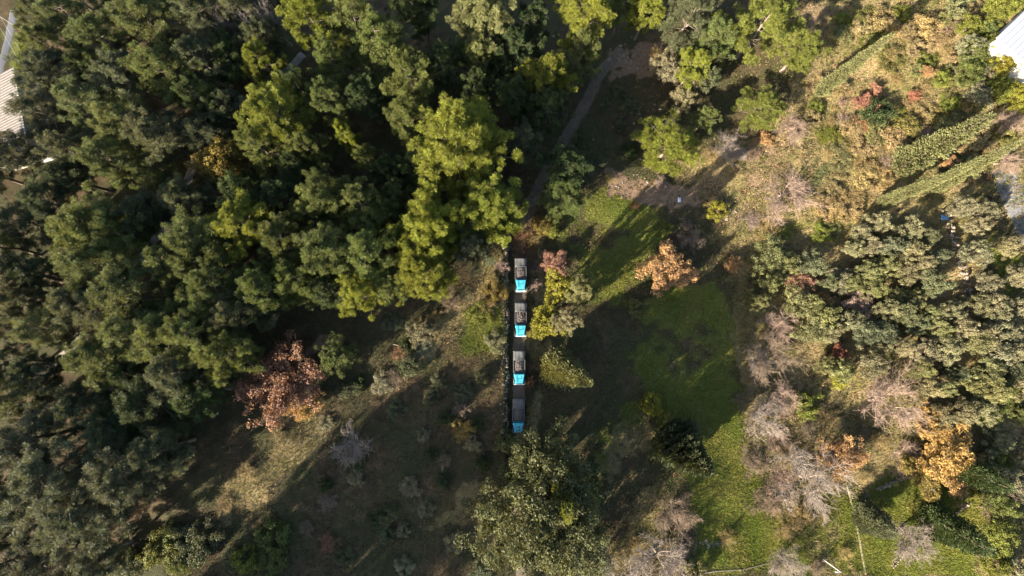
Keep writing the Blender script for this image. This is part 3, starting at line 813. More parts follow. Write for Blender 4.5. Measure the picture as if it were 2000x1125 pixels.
for u, v, d, c in [(1040,520,34,C_BROWNW),(1042,560,36,C_PINKW),(1040,612,36,C_BROWNW),(1040,650,30,C_TAN),(1045,470,36,C_TAN),(1036,715,30,C_BROWNW),(1036,745,26,C_RUST),(1035,800,24,C_TAN),
                   (960,545,44,C_TAN),(950,600,46,C_TAN),(980,520,36,C_PINKW),(880,590,50,C_BROWNW),(830,640,56,C_TAN),(780,690,50,C_RUST),(770,740,46,C_BROWNW),(850,620,40,C_TAN),
                   (540,850,40,C_TAN),(480,920,54,C_TAN),(440,985,54,C_TAN),(400,1040,44,C_TAN),(640,980,50,C_BROWNW),(640,1060,46,C_RUST),(600,1030,44,C_BROWNW),(900,800,40,C_BROWNW),(930,990,40,C_TAN),(820,990,44,C_BROWNW),(870,900,40,C_BROWNW),
                   (1520,860,80,C_BROWNW),(1470,900,70,C_BROWNW),(1530,930,90,C_PINKW),(1500,980,80,C_BROWNW),(1560,1010,80,C_TAN),(1540,1040,60,C_TAN),(1600,1010,60,C_TAN),(1450,780,50,C_BROWNW),(1460,740,44,C_TAN),(1540,900,70,C_TAN),(1580,830,60,C_BROWNW),(1620,820,60,C_TAN),
                   (1400,400,40,C_TAN),(1340,440,40,C_BROWNW),(1300,490,44,C_BROWNW),(1240,400,30,C_RUST),(1190,345,36,C_TAN),(1290,360,40,C_PINKW),(1390,300,54,C_TAN),(1440,330,54,C_TAN),(1470,430,54,C_PINKW),(1500,440,60,C_TAN),(1470,300,50,C_BROWNW),
                   (1340,1060,56,C_BROWNW),(1420,1055,44,C_TAN),(1240,1060,40,C_TAN),(1720,860,50,C_TAN),(1690,930,40,C_TAN),(1280,100,36,C_TAN),(1310,110,36,C_TAN),(1330,1100,60,C_PINKW),(1650,1080,40,C_TAN),(1600,1110,44,C_BROWNW)]:
    nm = {C_TAN: "dry tan", C_BROWNW: "brown", C_PINKW: "pinkish", C_RUST: "rust coloured"}[c]
    plant("bramble_thicket", THICKET, 2.2, 2.2, u, v, d * 1.15, random.uniform(1.2, 2.0), c, f"{nm} leafless thicket", cat="thicket", group=G_TH, wood=c, twigcol=jit(c))

# ---- olives: grove on the right
GROVE = [(1580,500),(1640,450),(1720,410),(1825,410),(1850,500),(1880,590),(1950,640),(1960,760),(1910,830),(1830,815),(1700,740),(1600,740),(1560,640),(1590,560)]
for u, v in scatter(GROVE, 45, 3, keepout=((1840,425,30),(1850,470,28),(1866,520,28),(1880,570,28),(1890,620,20),(1565,550,30),(1645,690,26),(1680,590,34),(1740,790,66),(1615,585,20))):
    c = jit(random.choice([C_OLIVE, C_OLIVE, C_PALE, (0.08, 0.085, 0.045, 1)]))
    if random.random() < 0.08: continue
    d = random.uniform(28, 54)
    plant("olive_tree", OLIVE, 5.0, 3.0, u, v, d, random.uniform(4.2, 6.0), c, ("wide" if d > 46 else ("small" if d < 36 else "rounded")) + " grey green olive tree", group="olive trees of the grove on the right")
for u, v in scatter([(1875,400),(1935,400),(1930,470),(1960,560),(2000,640),(2000,820),(1960,700),(1900,600),(1880,500)], 40, 5, keepout=((1925,465,30),(1945,510,30),(1965,560,30),(1985,610,30),(2000,650,30))):
    plant("olive_tree", OLIVE, 5.0, 3.0, u, v, random.uniform(36, 50), random.uniform(4, 5.5), jit(C_OLIVE), "grey green olive tree beyond the rubble gap", group="olive trees along the right edge")
for u, v in scatter([(1960,470),(2000,500),(2010,620),(1985,600)], 36, 6):
    plant("olive_tree", OLIVE, 5.0, 3.0, u, v, 44, 4.5, jit(C_OLIVE), "grey green olive tree past the dry grass strip", group="olive trees along the right edge")

for u, v, d, w in [(1510,500,70,'big'),(1535,520,50,'small'),(1500,550,44,'low'),(1560,590,60,'wide'),(1590,640,64,'wide lit'),(1480,590,36,'small')]:
    plant("olive_tree", OLIVE, 5.0, 3.0, u, v, d, random.uniform(4, 5.5), jit(C_PALE), w + " pale olive tree", group="olive trees of the grove on the right")
# ---- shrubs
G_SH = "shrubs of the slope"
def shrub(u, v, d, h, c, desc, label=None, group=None, protos=SHRUB, h0=2.4, R0=2.0):
    plant("shrub", protos, h0, R0, u, v, d, h, jit(c), desc, cat="shrub", group=group, label=label)
plant('roadside_tree', OAK, 9, 4.5, 1090,560,58,13,C_YEL,label="yellow green tree right of the first lorry")
plant('roadside_tree', PINE, 16, 5.5, 1128,575,60,20,C_PALE,label="pale tree at the right of the yellow green tree by the first lorry")
plant('roadside_tree', OAK, 9, 4.5, 1066,628,66,9,C_YEL,label="yellow green tree right of the second lorry")
plant('roadside_tree', PINE, 16, 5.5, 1105,628,56,18,C_OLIVE,label="pale grey green tree right of the second lorry's yellow tree")
shrub(1078,452,26,2.5,C_SHRUB,None,"small green bush at the track above the first lorry")
shrub(1060,440,40,2.5,C_OCHRE,None,"olive brown bush on the track side above the first lorry")
shrub(1272,790,44,3,C_YEL,None,"yellow green bush at the tip of the sunlit strip in the meadow")
shrub(1245,600,34,2.5,C_PALE,None,"lone pale bush in the shaded meadow")
shrub(1642,742,30,3,C_YEL,None,"bright yellow bush in the olive grove")
shrub(1577,790,48,3,C_SHRUB,None,"yellow green bush left of the large pinkish bare tree")
shrub(1717,218,60,3,C_DEEP,None,"dark green bush below the red bush on the slope")
shrub(1400,410,44,2,C_YEL,None,"low yellow bush beside the long shadow")
shrub(1300,445,30,1.2,C_SHRUB,None,"tuft of bright green grass in the long shadow")
shrub(1350,1122,50,3,C_PALE,None,"grey green bush at the bottom edge under the pale bare tree")
shrub(965,572,46,1.5,C_OCHRE,None,"olive brown low bush above the stone wall")
shrub(940,615,44,1.5,C_SHRUB,None,"low green bush on the terrace left of the second lorry")
shrub(990,865,44,4,C_CYP,None,"yellow green bush left of the leading lorry's cab")
shrub(905,840,40,1.5,C_OCHRE,None,"low olive bush in the dark clearing left of the leading lorry")
shrub(820,650,50,2,C_OLIVE,None,"grey green bush in the lit strip of the clearing")
shrub(800,715,44,2,C_DULL,None,"dull green bush in the middle of the clearing")
shrub(1958,128,44,4,C_YEL,None,"yellow tree top at the white roof's lower left edge", protos=OAK, h0=9, R0=4.5)
shrub(1992,190,54,4,C_YEL,None,"yellow tree top under the white roof at the right edge", protos=OAK, h0=9, R0=4.5)
shrub(1955,15,60,6,C_SHRUB,None,"green tree at the upper left of the white roof", protos=OAK, h0=9, R0=4.5)
KO = ((1670,125,45),(1717,218,36),(1690,195,34),(1590,60,36))
TOPR = [(1630,20),(1960,0),(1930,60),(1960,150),(1990,260),(1900,330),(1760,330),(1700,400),(1640,450),(1600,470),(1590,330),(1600,260),(1560,200),(1640,110)]
for u, v in scatter(TOPR, 37, 11, keepout=KO):
    nm, c = random.choice([("olive green", (0.115, 0.112, 0.04, 1)), ("yellow green", C_SHRUB), ("tan", C_TAN), ("ochre green", (0.13, 0.115, 0.034, 1)), ("pale green", C_PALE), ("tan", C_TAN)])
    if random.random() < 0.22:
        plant("bramble_thicket", THICKET, 2.2, 2.2, u, v, random.uniform(40, 60), random.uniform(1, 1.8), C_TAN, "dry leafless thicket on the slope", cat="thicket", group=G_TH, wood=C_TAN, twigcol=jit(random.choice([C_TAN, C_PINKW])))
    else:
        shrub(u, v, random.uniform(30, 58), random.uniform(0.9, 2.2), c, f"low {nm} shrub", group=G_SH)
for u, v in scatter([(1870,20),(1950,20),(1940,110),(1990,220),(1930,220),(1880,120)], 36, 12):
    shrub(u, v, random.uniform(40, 56), random.uniform(2.5, 4.5), random.choice([C_SHRUB, C_PINE, C_OLIVE]), "tall green shrub", group=G_SH, protos=OLIVE, h0=5, R0=3)
for u, v in scatter([(1930,720),(2000,690),(2000,1125),(1925,1125),(1940,960),(1920,840)], 44, 13):
    shrub(u, v, random.uniform(40, 62), random.uniform(2.5, 5), random.choice([C_SHRUB, C_PINE, C_DULL, C_OLIVE]), "leafy green shrub", group=G_SH, protos=OLIVE, h0=5, R0=3)
for u, v in scatter([(210,1080),(340,1020),(450,1060),(560,1010),(520,1125),(200,1125)], 48, 14):
    shrub(u, v, random.uniform(40, 60), random.uniform(1.5, 3), random.choice([C_PINE, C_DULL, C_SHRUB]), "bushy green shrub", group="shrubs below the clearing")
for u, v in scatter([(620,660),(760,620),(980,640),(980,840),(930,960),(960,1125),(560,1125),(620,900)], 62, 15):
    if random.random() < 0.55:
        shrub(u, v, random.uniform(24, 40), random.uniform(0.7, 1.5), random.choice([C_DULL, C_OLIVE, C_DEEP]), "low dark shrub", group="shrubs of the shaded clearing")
for u, v in scatter([(1300,60),(1420,40),(1420,180),(1330,200),(1290,150)], 40, 16):
    shrub(u, v, random.uniform(44, 60), random.uniform(4, 7), random.choice([C_DULL, C_OLIVE, C_SHRUB]), "grey green tree on the bank", group="trees on the bank above the track", protos=OLIVE, h0=5, R0=3)
for u, v in scatter([(1130,180),(1290,170),(1230,330),(1100,400)], 50, 17):
    shrub(u, v, random.uniform(24, 40), random.uniform(0.7, 1.4), random.choice([C_DULL, C_DEEP]), "low dark shrub in the shaded hollow", group="shrubs of the shaded hollow")

# ------------------------------------------------------------------ grass and weeds
def blades(n, box, keep, hh, ww, colf, seed, name, label):
    rng = np.random.default_rng(seed)
    x = rng.uniform(box[0], box[1], n); y = rng.uniform(box[2], box[3], n)
    g, s, d = cover(x, y)
    pk = keep(x, y, g, s, d); m = rng.random(n) < pk
    x, y, g, s, d = x[m], y[m], g[m], s[m], d[m]; k = len(x)
    z = hgt(x, y)
    az = rng.uniform(0, 2*np.pi, k); L = hh * rng.uniform(0.5, 1.4, k); w = ww * rng.uniform(0.6, 1.4, k)
    ax = np.c_[np.cos(az), np.sin(az), np.zeros(k)]; tl = rng.normal(size=(k, 2)) * 0.55
    b = np.c_[x, y, z - 0.02]; tip = b + np.c_[tl[:, 0] * L, tl[:, 1] * L, L]
    V = np.stack([b - ax * w[:, None], b + ax * w[:, None], tip], 1).reshape(-1, 3)
    o = link(name, mesh_np(name, V, np.arange(len(V)).reshape(-1, 3), colf(x, y, g, s, d, rng), M_GRASS))
    tag(o, label=label, cat="grass", kind='stuff'); return k
def grass_mat():
    m, nt, p, out = newmat("grass_blade")
    at = N(nt, "ShaderNodeAttribute", attribute_name="tint")
    nt.links.new(at.outputs["Color"], p.inputs["Base Color"]); p.inputs["Roughness"].default_value = 0.8; p.inputs["Specular IOR Level"].default_value = 0.1
    tr = N(nt, "ShaderNodeBsdfTranslucent"); nt.links.new(at.outputs["Color"], tr.inputs[0])
    ms = N(nt, "ShaderNodeMixShader"); ms.inputs[0].default_value = 0.35
    nt.links.new(p.outputs[0], ms.inputs[1]); nt.links.new(tr.outputs[0], ms.inputs[2]); nt.links.new(ms.outputs[0], out.inputs[0])
    return m
M_GRASS = grass_mat()
def lerp3(a, b, t): return np.asarray(a)[None] * (1 - t[:, None]) + np.asarray(b)[None] * t[:, None]
def offroad(x, y): return np.where((np.abs(x - 1.4) < 1.2) & (y < 30), 0.0, 1.0)
def c_green(x, y, g, s, d, rng):
    t = np.clip(vnoise(x, y, 3.5, 9) * 0.9 + 0.5 * rng.random(len(x)) - 0.2, 0, 1)
    return lerp3((0.080, 0.118, 0.010), (0.19, 0.17, 0.040), t) * rng.uniform(0.7, 1.3, (len(x), 1))
def c_dry(x, y, g, s, d, rng):
    t = np.clip(vnoise(x, y, 4.5, 19) * 1.1 + 0.6 * rng.random(len(x)) - 0.35, 0, 1)
    return lerp3((0.11, 0.11, 0.028), (0.30, 0.22, 0.115), t) * rng.uniform(0.65, 1.3, (len(x), 1))
def c_weed(x, y, g, s, d, rng):
    t = np.clip(vnoise(x, y, 3.0, 29) * 0.8 + 0.5 * rng.random(len(x)) - 0.2, 0, 1)
    return lerp3((0.035, 0.042, 0.016), (0.10, 0.075, 0.045), t) * rng.uniform(0.6, 1.3, (len(x), 1))
blades(2600000, (-115, 110, -60, 70), lambda x, y, g, s, d: np.clip(g - d, 0, 1) * offroad(x, y), 0.27, 0.045, c_green, 41, "meadow_grass", "short green grass of the meadow and lawns")
blades(1300000, (-110, 112, -60, 85), lambda x, y, g, s, d: np.clip(s - g, 0, 1) * 0.9 * offroad(x, y), 0.42, 0.05, c_dry, 42, "dry_grass", "tall dry straw coloured grass and weeds")
blades(600000, (-70, 60, -60, 60), lambda x, y, g, s, d: np.clip(1 - g - s - d, 0, 1) * 0.55 * offroad(x, y), 0.3, 0.05, c_weed, 43, "undergrowth", "low undergrowth and litter on the forest floor")
def weeds(n, box, keep, colf, seed, name, label, r0, r1, nl=18, size=0.1):
    rng = np.random.default_rng(seed)
    x = rng.uniform(box[0], box[1], n); y = rng.uniform(box[2], box[3], n); g, s, d = cover(x, y)
    m = rng.random(n) < keep(x, y, g, s, d) * offroad(x, y) * np.clip(2.2 * vnoise(x, y, 5.0, seed) - 0.5, 0.05, 1)
    x, y, g, s, d = x[m], y[m], g[m], s[m], d[m]; k = len(x); r = rng.uniform(r0, r1, k) ** 1.2
    V, F, t = leaves(np.c_[x, y, hgt(x, y) + r * 0.35], r, nl, rng, size, 0.8, 0.3)
    c = colf(x, y, g, s, d, rng); c = np.tile(np.repeat(c, nl, 0), (2, 1)) * t[:, None]
    tag(link(name, mesh_np(name, V, F, c, M_GRASS)), label=label, cat="weeds", kind='stuff')
def c_mix(x, y, g, s, d, rng):
    P = np.array([(0.10,0.11,0.028),(0.075,0.085,0.02),(0.20,0.15,0.075),(0.16,0.11,0.065),(0.12,0.12,0.05),(0.17,0.085,0.045)])
    return P[rng.choice(6, len(x), p=[.26,.2,.2,.16,.12,.06])] * rng.uniform(0.75, 1.25, (len(x), 1))
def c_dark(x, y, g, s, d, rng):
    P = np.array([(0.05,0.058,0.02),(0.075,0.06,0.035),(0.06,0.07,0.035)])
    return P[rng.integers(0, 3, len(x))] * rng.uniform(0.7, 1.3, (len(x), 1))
weeds(42000, (28, 118, -60, 90), lambda x, y, g, s, d: np.clip(s + 0.25 - g, 0, 1), c_mix, 61, "slope_weeds", "low weeds and scrub covering the slope", 0.2, 0.85, 22)
weeds(26000, (-6, 60, -58, 32), lambda x, y, g, s, d: 0.18 + 0.5 * s, c_mix, 62, "meadow_weeds", "scattered weeds in the meadow and along the track", 0.12, 0.45, 16)
def c_litter(x, y, g, s, d, rng): return np.array([(0.20, 0.10, 0.05)]) * rng.uniform(0.6, 1.3, (len(x), 1)) * np.array([1, 1, 1])
_off = offroad
def offroad(x, y): return np.ones_like(x)
weeds(5200, (0.2, 5.5, 14, 28), lambda x, y, g, s, d: np.full(x.shape, 0.9), c_litter, 64, "fallen_leaves", "rust brown fallen leaves strewn over the track above the convoy", 0.12, 0.25, 9, 0.07)
offroad = _off
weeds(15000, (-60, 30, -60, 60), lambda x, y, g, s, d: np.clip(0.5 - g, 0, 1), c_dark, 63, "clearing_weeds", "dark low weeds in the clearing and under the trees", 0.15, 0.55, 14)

# ------------------------------------------------------------------ stones
M_STONE = plain("limestone", (0.125, 0.100, 0.076), 0.95, var=0.35, scale=2.0)
def stone_mesh(seed):
    r = np.random.default_rng(seed); bm = bmesh.new()
    for p in rdir(13, r): bm.verts.new(Vector(p * r.uniform(0.8, 1.1) * [0.5, 0.42, 0.34]))
    ret = bmesh.ops.convex_hull(bm, input=bm.verts)
    me = bpy.data.meshes.new("stone"); bm.to_mesh(me); bm.free(); me.materials.append(M_STONE); return me
STONES = [stone_mesh(i) for i in range(6)]
def stones(root, pts, s0, s1, dz=0.0, base=(0, 0, 0)):
    for (x, y, z) in pts:
        o = link("stone", random.choice(STONES), root, (x - base[0], y - base[1], z - base[2] + dz))
        s = random.uniform(s0, s1); o.scale = (s * random.uniform(.8, 1.3), s, s * random.uniform(.75, 1.05))
        o.rotation_euler = (random.uniform(-.4, .4), random.uniform(-.4, .4), random.uniform(0, 6.28))
def wall_line(name, pts, label, step, courses, s0, s1, spread=0.15, ztop=None):
    P = [unproj(*p) for p in pts]; b = P[0]; root = empty(name, b); out = []
    for a, c in zip(P[:-1], P[1:]):
        L = math.hypot(c[0]-a[0], c[1]-a[1]); n = max(1, int(L / step))
        for k in range(n):
            t = (k + random.random()*.6) / n; x, y = a[0]+(c[0]-a[0])*t, a[1]+(c[1]-a[1])*t
            for q in range(courses):
                xx, yy = x + random.uniform(-spread, spread), y + random.uniform(-spread, spread)
                out.append((xx, yy, float(hgt(xx, yy)) + 0.1 + q * (s0 + s1) * 0.28))
    stones(root, out[:298], s0, s1, base=b); tag(root, label, "stone wall"); return root
# retaining wall along the track: courses from the track up to the terrace
root = empty("retaining_wall", (XWALL, -20.0, 0.0)); out = []
y = 20.0
while y > -22 and len(out) < 296:
    wob = 0.2 * math.sin(y * 0.6) + 0.12 * math.sin(y * 1.9)
    for q in range(3):
        if random.random() < 0.93:
            out.append((XWALL + 0.28 + wob - 0.16 * q + random.uniform(-.08, .08), y + random.uniform(-.2, .2), 0.35 + q * 0.5 + random.uniform(-.08, .08)))
    if random.random() < 0.3: out.append((XWALL - random.uniform(.3, 1.2), y, 1.55))
    y -= 0.45
stones(root, out[:299], 0.42, 0.75, base=(XWALL, -20, 0)); tag(root, "dry stone retaining wall along the left of the dirt track", "stone wall")
wall_line("stone_wall", [(1740,1105),(1790,1060),(1845,1015),(1895,980)], "thin pale stone wall crossing the lower right meadow", 0.5, 2, 0.4, 0.65)
wall_line("stone_wall", [(1710,955),(1745,938),(1780,920)], "short straight stone wall below the pinkish bare tree", 0.45, 3, 0.45, 0.7)
wall_line("stone_wall", [(1840,412),(1852,450),(1866,500),(1880,545),(1888,590)], "crumbling rubble wall in the gap of the olive grove", 0.55, 3, 0.5, 0.9, 0.5)
def rockpile(pts, label, name="rock_pile"):
    P = [(u + random.uniform(-3, 3), v + random.uniform(-3, 3)) for u, v in pts]; b = unproj(*P[0]); root = empty(name, b)
    stones(root, [(*unproj(u, v)[:2], unproj(u, v)[2] + 0.02) for u, v in P], 0.3, 1.0, base=b); tag(root, label, "rocks")
rockpile([(1225 + random.gauss(0, 16), 112 + random.gauss(0, 14)) for _ in range(46)], "pale rock pile by the bend of the dirt track")
rockpile([(1190 + k * 3.4, 352 + 12 * math.sin(k * .3) + random.gauss(0, 4)) for k in range(0, 40, 2)], "row of stones along the bank at the top of the meadow")
rockpile([(1418 + random.gauss(0, 9), 410 + random.gauss(0, 12)) for _ in range(22)], "heap of pale stones beside the long shadow")
rockpile([(1385 + random.gauss(0, 16), 1062 + random.gauss(0, 3)) for _ in range(26)], "low heap of reddish stones at the bottom of the meadow")
rockpile([(1240 + random.gauss(0, 34), 215 + random.gauss(0, 40)) for _ in range(26)], "scattered boulders in the shaded hollow beside the track")

# ------------------------------------------------------------------ lorries
M_TEAL = plain("turquoise_paint", (0.034, 0.245, 0.315), 0.42, var=0.22, scale=1.3)
M_TEALD = plain("dark_turquoise_paint", (0.012, 0.085, 0.12), 0.5, var=0.2)
M_BED = plain("weathered_grey_steel", (0.05, 0.049, 0.048), 0.7, metal=0.0, var=0.25, scale=2.5)
M_TARP = plain("grey_tarpaulin", (0.05, 0.05, 0.051), 0.85, var=0.18, scale=1.6)
M_WHITE = plain("white_paint", (0.42, 0.42, 0.41), 0.45, var=0.06)
M_BLACK = plain("black_rubber", (0.02, 0.02, 0.02), 0.85, var=0.2)
M_DARK = plain("dark_chassis", (0.035, 0.035, 0.035), 0.7)
M_GLASS = plain("dark_glass", (0.02, 0.03, 0.035), 0.08, var=0.1)
M_LAMP = plain("lamp_glass", (0.7, 0.68, 0.6), 0.15, var=0.05)
M_RUBBLE = plain("brown_rubble", (0.068, 0.056, 0.05), 0.95, var=0.5, scale=5.0)
def make_lorry(x, y, z, rz, label):
    r = empty("lorry", (x, y, z), rz); r["label"] = label; r["category"] = "lorry"; r["group"] = "lorries of the convoy"
    # front is -y. bed from y=-0.9 to 3.6, cab from -3.4 to -1.15
    b = MB(); b.box(-0.5, -0.36, -3.2, 3.4, 0.62, 0.86); b.box(0.36, 0.5, -3.2, 3.4, 0.62, 0.86)
    for yy in (-2.8, -1.2, 0.2, 1.6, 3.0): b.box(-0.36, 0.36, yy, yy + 0.12, 0.66, 0.82)
    link("chassis", b.mesh("chassis", M_DARK), r)
    # bed: floor, sides with ribs, headboard, tailgate
    b = MB(); b.box(-1.12, 1.12, -0.85, 3.55, 0.95, 1.05); link("bed_floor", b.mesh("bed_floor", M_BED), r)
    for s in (-1, 1):
        b = MB(); b.box(s*1.16-0.04, s*1.16+0.04, -0.85, 3.55, 0.95, 1.95); b.box(s*1.16-0.07, s*1.16+0.07, -0.85, 3.55, 1.95, 2.06)
        for k in range(7): yy = -0.75 + k*0.68; b.box(s*1.225-0.03, s*1.225+0.03, yy, yy+0.1, 0.97, 1.94)
        link("bed_side", b.mesh("bed_side", M_BED, 0.012), r)
    b = MB(); b.box(-1.1, 1.1, -0.98, -0.88, 0.95, 2.25); link("headboard", b.mesh("headboard", M_TEALD, 0.015), r)
    b = MB(); b.box(-1.1, 1.1, 3.56, 3.64, 0.95, 1.95); link("tailgate", b.mesh("tailgate", M_BED, 0.015), r)
    # tarpaulin over the rear of the bed, sagging between two bows
    V = []; F = []; nx_, ny_ = 17, 12
    for j in range(ny_):
        for i in range(nx_):
            tx = i/(nx_-1); ty = j/(ny_-1); X = -1.20+2.40*tx; Y = 1.72+1.98*ty
            zz = 2.12 + 0.16*math.sin(math.pi*tx) - 0.05*math.sin(math.pi*ty) + 0.03*math.sin(7*tx+3*ty) + 0.015*math.sin(19*tx)
            if i in (0, nx_-1): zz -= 0.32
            if j == ny_-1: zz -= 0.22
            V.append((X, Y, zz))
    for j in range(ny_-1):
        for i in range(nx_-1): a = j*nx_+i; F.append((a, a+1, a+nx_+1, a+nx_))
    tp = link("tarpaulin", mesh_np("tarpaulin", V, F, mat=M_TARP, smooth=True), r)
    so = tp.modifiers.new("thickness", 'SOLIDIFY'); so.thickness = 0.02
    b = MB(); b.tube([(-1.16, 1.72, 2.06), (-0.8, 1.72, 2.24), (0, 1.72, 2.33), (0.8, 1.72, 2.24), (1.16, 1.72, 2.06)], 0.035, 6); link("tarp_bow", b.mesh("tarp_bow", plain("galvanised", (0.12, 0.12, 0.12), 0.5)), r)
    # cab: lower body full width, upper body tapering to the front
    b = MB(); b.hexa([(-0.98,-3.28,0.75),(0.98,-3.28,0.75),(1.1,-1.1,0.75),(-1.1,-1.1,0.75),(-0.92,-3.2,1.6),(0.92,-3.2,1.6),(1.12,-1.1,1.6),(-1.12,-1.1,1.6)])
    body = link("cab_body", b.mesh("cab_body", M_TEAL, 0.05), r)
    b = MB(); b.hexa([(-0.88,-3.16,1.6),(0.88,-3.16,1.6),(1.10,-1.1,1.6),(-1.10,-1.1,1.6),(-0.74,-2.95,2.5),(0.74,-2.95,2.5),(1.08,-1.14,2.5),(-1.08,-1.14,2.5)])
    link("cab_roof", b.mesh("cab_roof", M_TEAL, 0.09), r)
    # raised seams and hatch on the roof
    b = MB(); b.box(-0.5, -0.44, -2.7, -1.35, 2.5, 2.535); b.box(-0.44, 0.46, -2.05, -2.0, 2.5, 2.535); b.box(0.4, 0.46, -2.0, -1.6, 2.5, 2.53)
    link("roof_seam", b.mesh("roof_seam", M_TEALD), r)
    b = MB(); b.hexa([(-0.80,-3.18,1.66),(0.80,-3.18,1.66),(0.80,-3.12,1.66),(-0.80,-3.12,1.66),(-0.69,-3.03,2.36),(0.69,-3.03,2.36),(0.69,-2.97,2.36),(-0.69,-2.97,2.36)])
    link("windscreen", b.mesh("windscreen", M_GLASS), r)
    for s in (-1, 1):
        b = MB()
        P = [(0.93,-2.85,1.68),(0.99,-2.85,1.68),(1.08,-1.75,1.68),(1.02,-1.75,1.68),(0.82,-2.72,2.34),(0.88,-2.72,2.34),(1.05,-1.75,2.34),(0.99,-1.75,2.34)]
        b.hexa([(s*p[0], p[1], p[2]) for p in P]); link("side_window", b.mesh("side_window", M_GLASS), r)
        b = MB(); P = [(0.98,-3.3,0.72),(1.16,-3.3,0.72),(1.20,-2.1,0.72),(1.05,-2.1,0.72),(0.92,-3.3,1.15),(1.16,-3.3,1.15),(1.20,-2.1,1.15),(1.05,-2.1,1.15)]
        b.hexa([(s*p[0], p[1], p[2]) for p in P]); link("wing", b.mesh("wing", M_DARK, 0.03), r)
        b = MB(); b.box(s*1.19-0.025, s*1.19+0.025, -3.3, -2.5, 1.15, 1.24); link("wing_trim", b.mesh("wing_trim", M_WHITE), r)
        b = MB(); b.tube([(s*0.85, -2.98, 2.05), (s*1.12, -3.08, 2.08)], 0.02, 5); b.box(s*1.16-0.10, s*1.16+0.08, -3.12, -3.02, 1.75, 2.15); link("mirror", b.mesh("mirror", M_DARK), r)
        b = MB(); b.tube([(s*0.72, -3.36, 0.98), (s*0.72, -3.27, 0.98)], 0.12, 12); link("headlight", b.mesh("headlight", M_LAMP), r)
    b = MB(); b.box(-1.2, 1.2, -3.5, -3.34, 0.52, 0.82); link("bumper", b.mesh("bumper", M_WHITE, 0.03), r)
    # wheels
    def wheel(xc, yc, w, s):
        b = MB()
        prof = [(-w/2, .28), (-w/2, .44), (-w/2+.05, .5), (w/2-.05, .5), (w/2, .44), (w/2, .28)]
        n = 20; b0 = []
        for px, pr in prof:
            for k in range(n): t = 2*math.pi*k/n; b0.append((xc+px, yc+pr*math.cos(t), 0.5+pr*math.sin(t)))
        F = [(i*n+k, i*n+(k+1) % n, (i+1)*n+(k+1) % n, (i+1)*n+k) for i in range(len(prof)-1) for k in range(n)]
        b.add(b0, F); ty = link("wheel", b.mesh("wheel", M_BLACK), r)
        b = MB(); b.tube([(xc-w/2+.03, yc, .5), (xc+w/2-.03, yc, .5)], 0.275, 14); link("rim", b.mesh("rim", M_WHITE), ty)
    for s in (-1, 1):
        wheel(s*0.98, -2.45, 0.28, s); wheel(s*0.92, 2.3, 0.48, s)
    for s in (-1, 1):
        b = MB(); b.box(s*0.85-0.1, s*0.85+0.1, 3.58, 3.64, 0.72, 0.86); link("tail_lamp", b.mesh("tail_lamp", plain("red_lens", (0.35, 0.02, 0.02), 0.3)), r)
    return r
def load(x, y, z, rz, seed, label):
    rng = np.random.default_rng(seed); V = []; F = []; nx_, ny_ = 22, 26
    for j in range(ny_):
        for i in range(nx_):
            tx = i/(nx_-1); ty = j/(ny_-1)
            hz = 0.72 + 0.34*math.sin(math.pi*tx)**.7*math.sin(math.pi*(0.12+0.8*ty))**.6 + rng.uniform(-.07, .07)
            V.append((-1.09+2.18*tx, -0.84+2.7*ty, hz))
    for j in range(ny_-1):
        for i in range(nx_-1): a = j*nx_+i; F.append((a, a+1, a+nx_+1, a+nx_))
    b = MB(); b.add(V, F)
    b.add([(-1.09,-.84,0),(1.09,-.84,0),(1.09,1.86,0),(-1.09,1.86,0)], [(0,3,2,1)])
    for k in range(170):
        tx, ty = rng.random(), rng.random(); s = rng.uniform(.05, .15)
        hz = 0.72 + 0.34*math.sin(math.pi*tx)**.7*math.sin(math.pi*(0.12+0.8*ty))**.6
        c = np.array([-0.98+1.96*tx, -0.75+2.4*ty, hz+s*.3]); q = rdir(6, rng)*s
        A = np.array([[1,0,0],[-1,0,0],[0,1,0],[0,-1,0],[0,0,1],[0,0,-1]])*s*rng.uniform(.7, 1.2, (6,1)) + c
        b.add(A, [(0,2,4),(2,1,4),(1,3,4),(3,0,4),(2,0,5),(1,2,5),(3,1,5),(0,3,5)])
    o = link("rubble_load", b.mesh("rubble_load", M_RUBBLE), None, (x, y, z+1.055), rz); tag(o, label, "load", "loads in the lorries"); return o
NAMES = ["turquoise cab lorry with grey bed, rearmost of the convoy nearest the pines", "turquoise cab lorry, second from the rear, beside yellow green bushes",
         "turquoise cab lorry, third in line, beside the pale cypress", "turquoise cab lorry leading the convoy, its cab half under leaves"]
LN = ["brown rubble in the bed of the rearmost lorry", "brown rubble in the bed of the second lorry from the rear", "brown rubble in the bed of the third lorry by the cypress", "brown rubble in the bed of the leading lorry"]
for k, (u, v) in enumerate([(1017,537),(1017,625),(1014,719.5),(1012.5,814)]):
    x, y, zg = unproj(u, v, 2.0)
    rz = (0.012, -0.008, 0.006, -0.015)[k]
    make_lorry(x, y, zg + 0.055, rz, NAMES[k]); load(x, y, zg + 0.055, rz, 50 + k, LN[k])

# ------------------------------------------------------------------ buildings at the edges
M_PLASTER = plain("pale_plaster", (0.45, 0.42, 0.36), 0.9, var=0.12, scale=0.8)
M_TILE = plain("weathered_roof_tile", (0.135, 0.118, 0.108), 0.85, var=0.3, scale=2.0)
M_SHEET = plain("white_roof_sheet", (0.24, 0.25, 0.28), 0.45, var=0.06, scale=0.5)
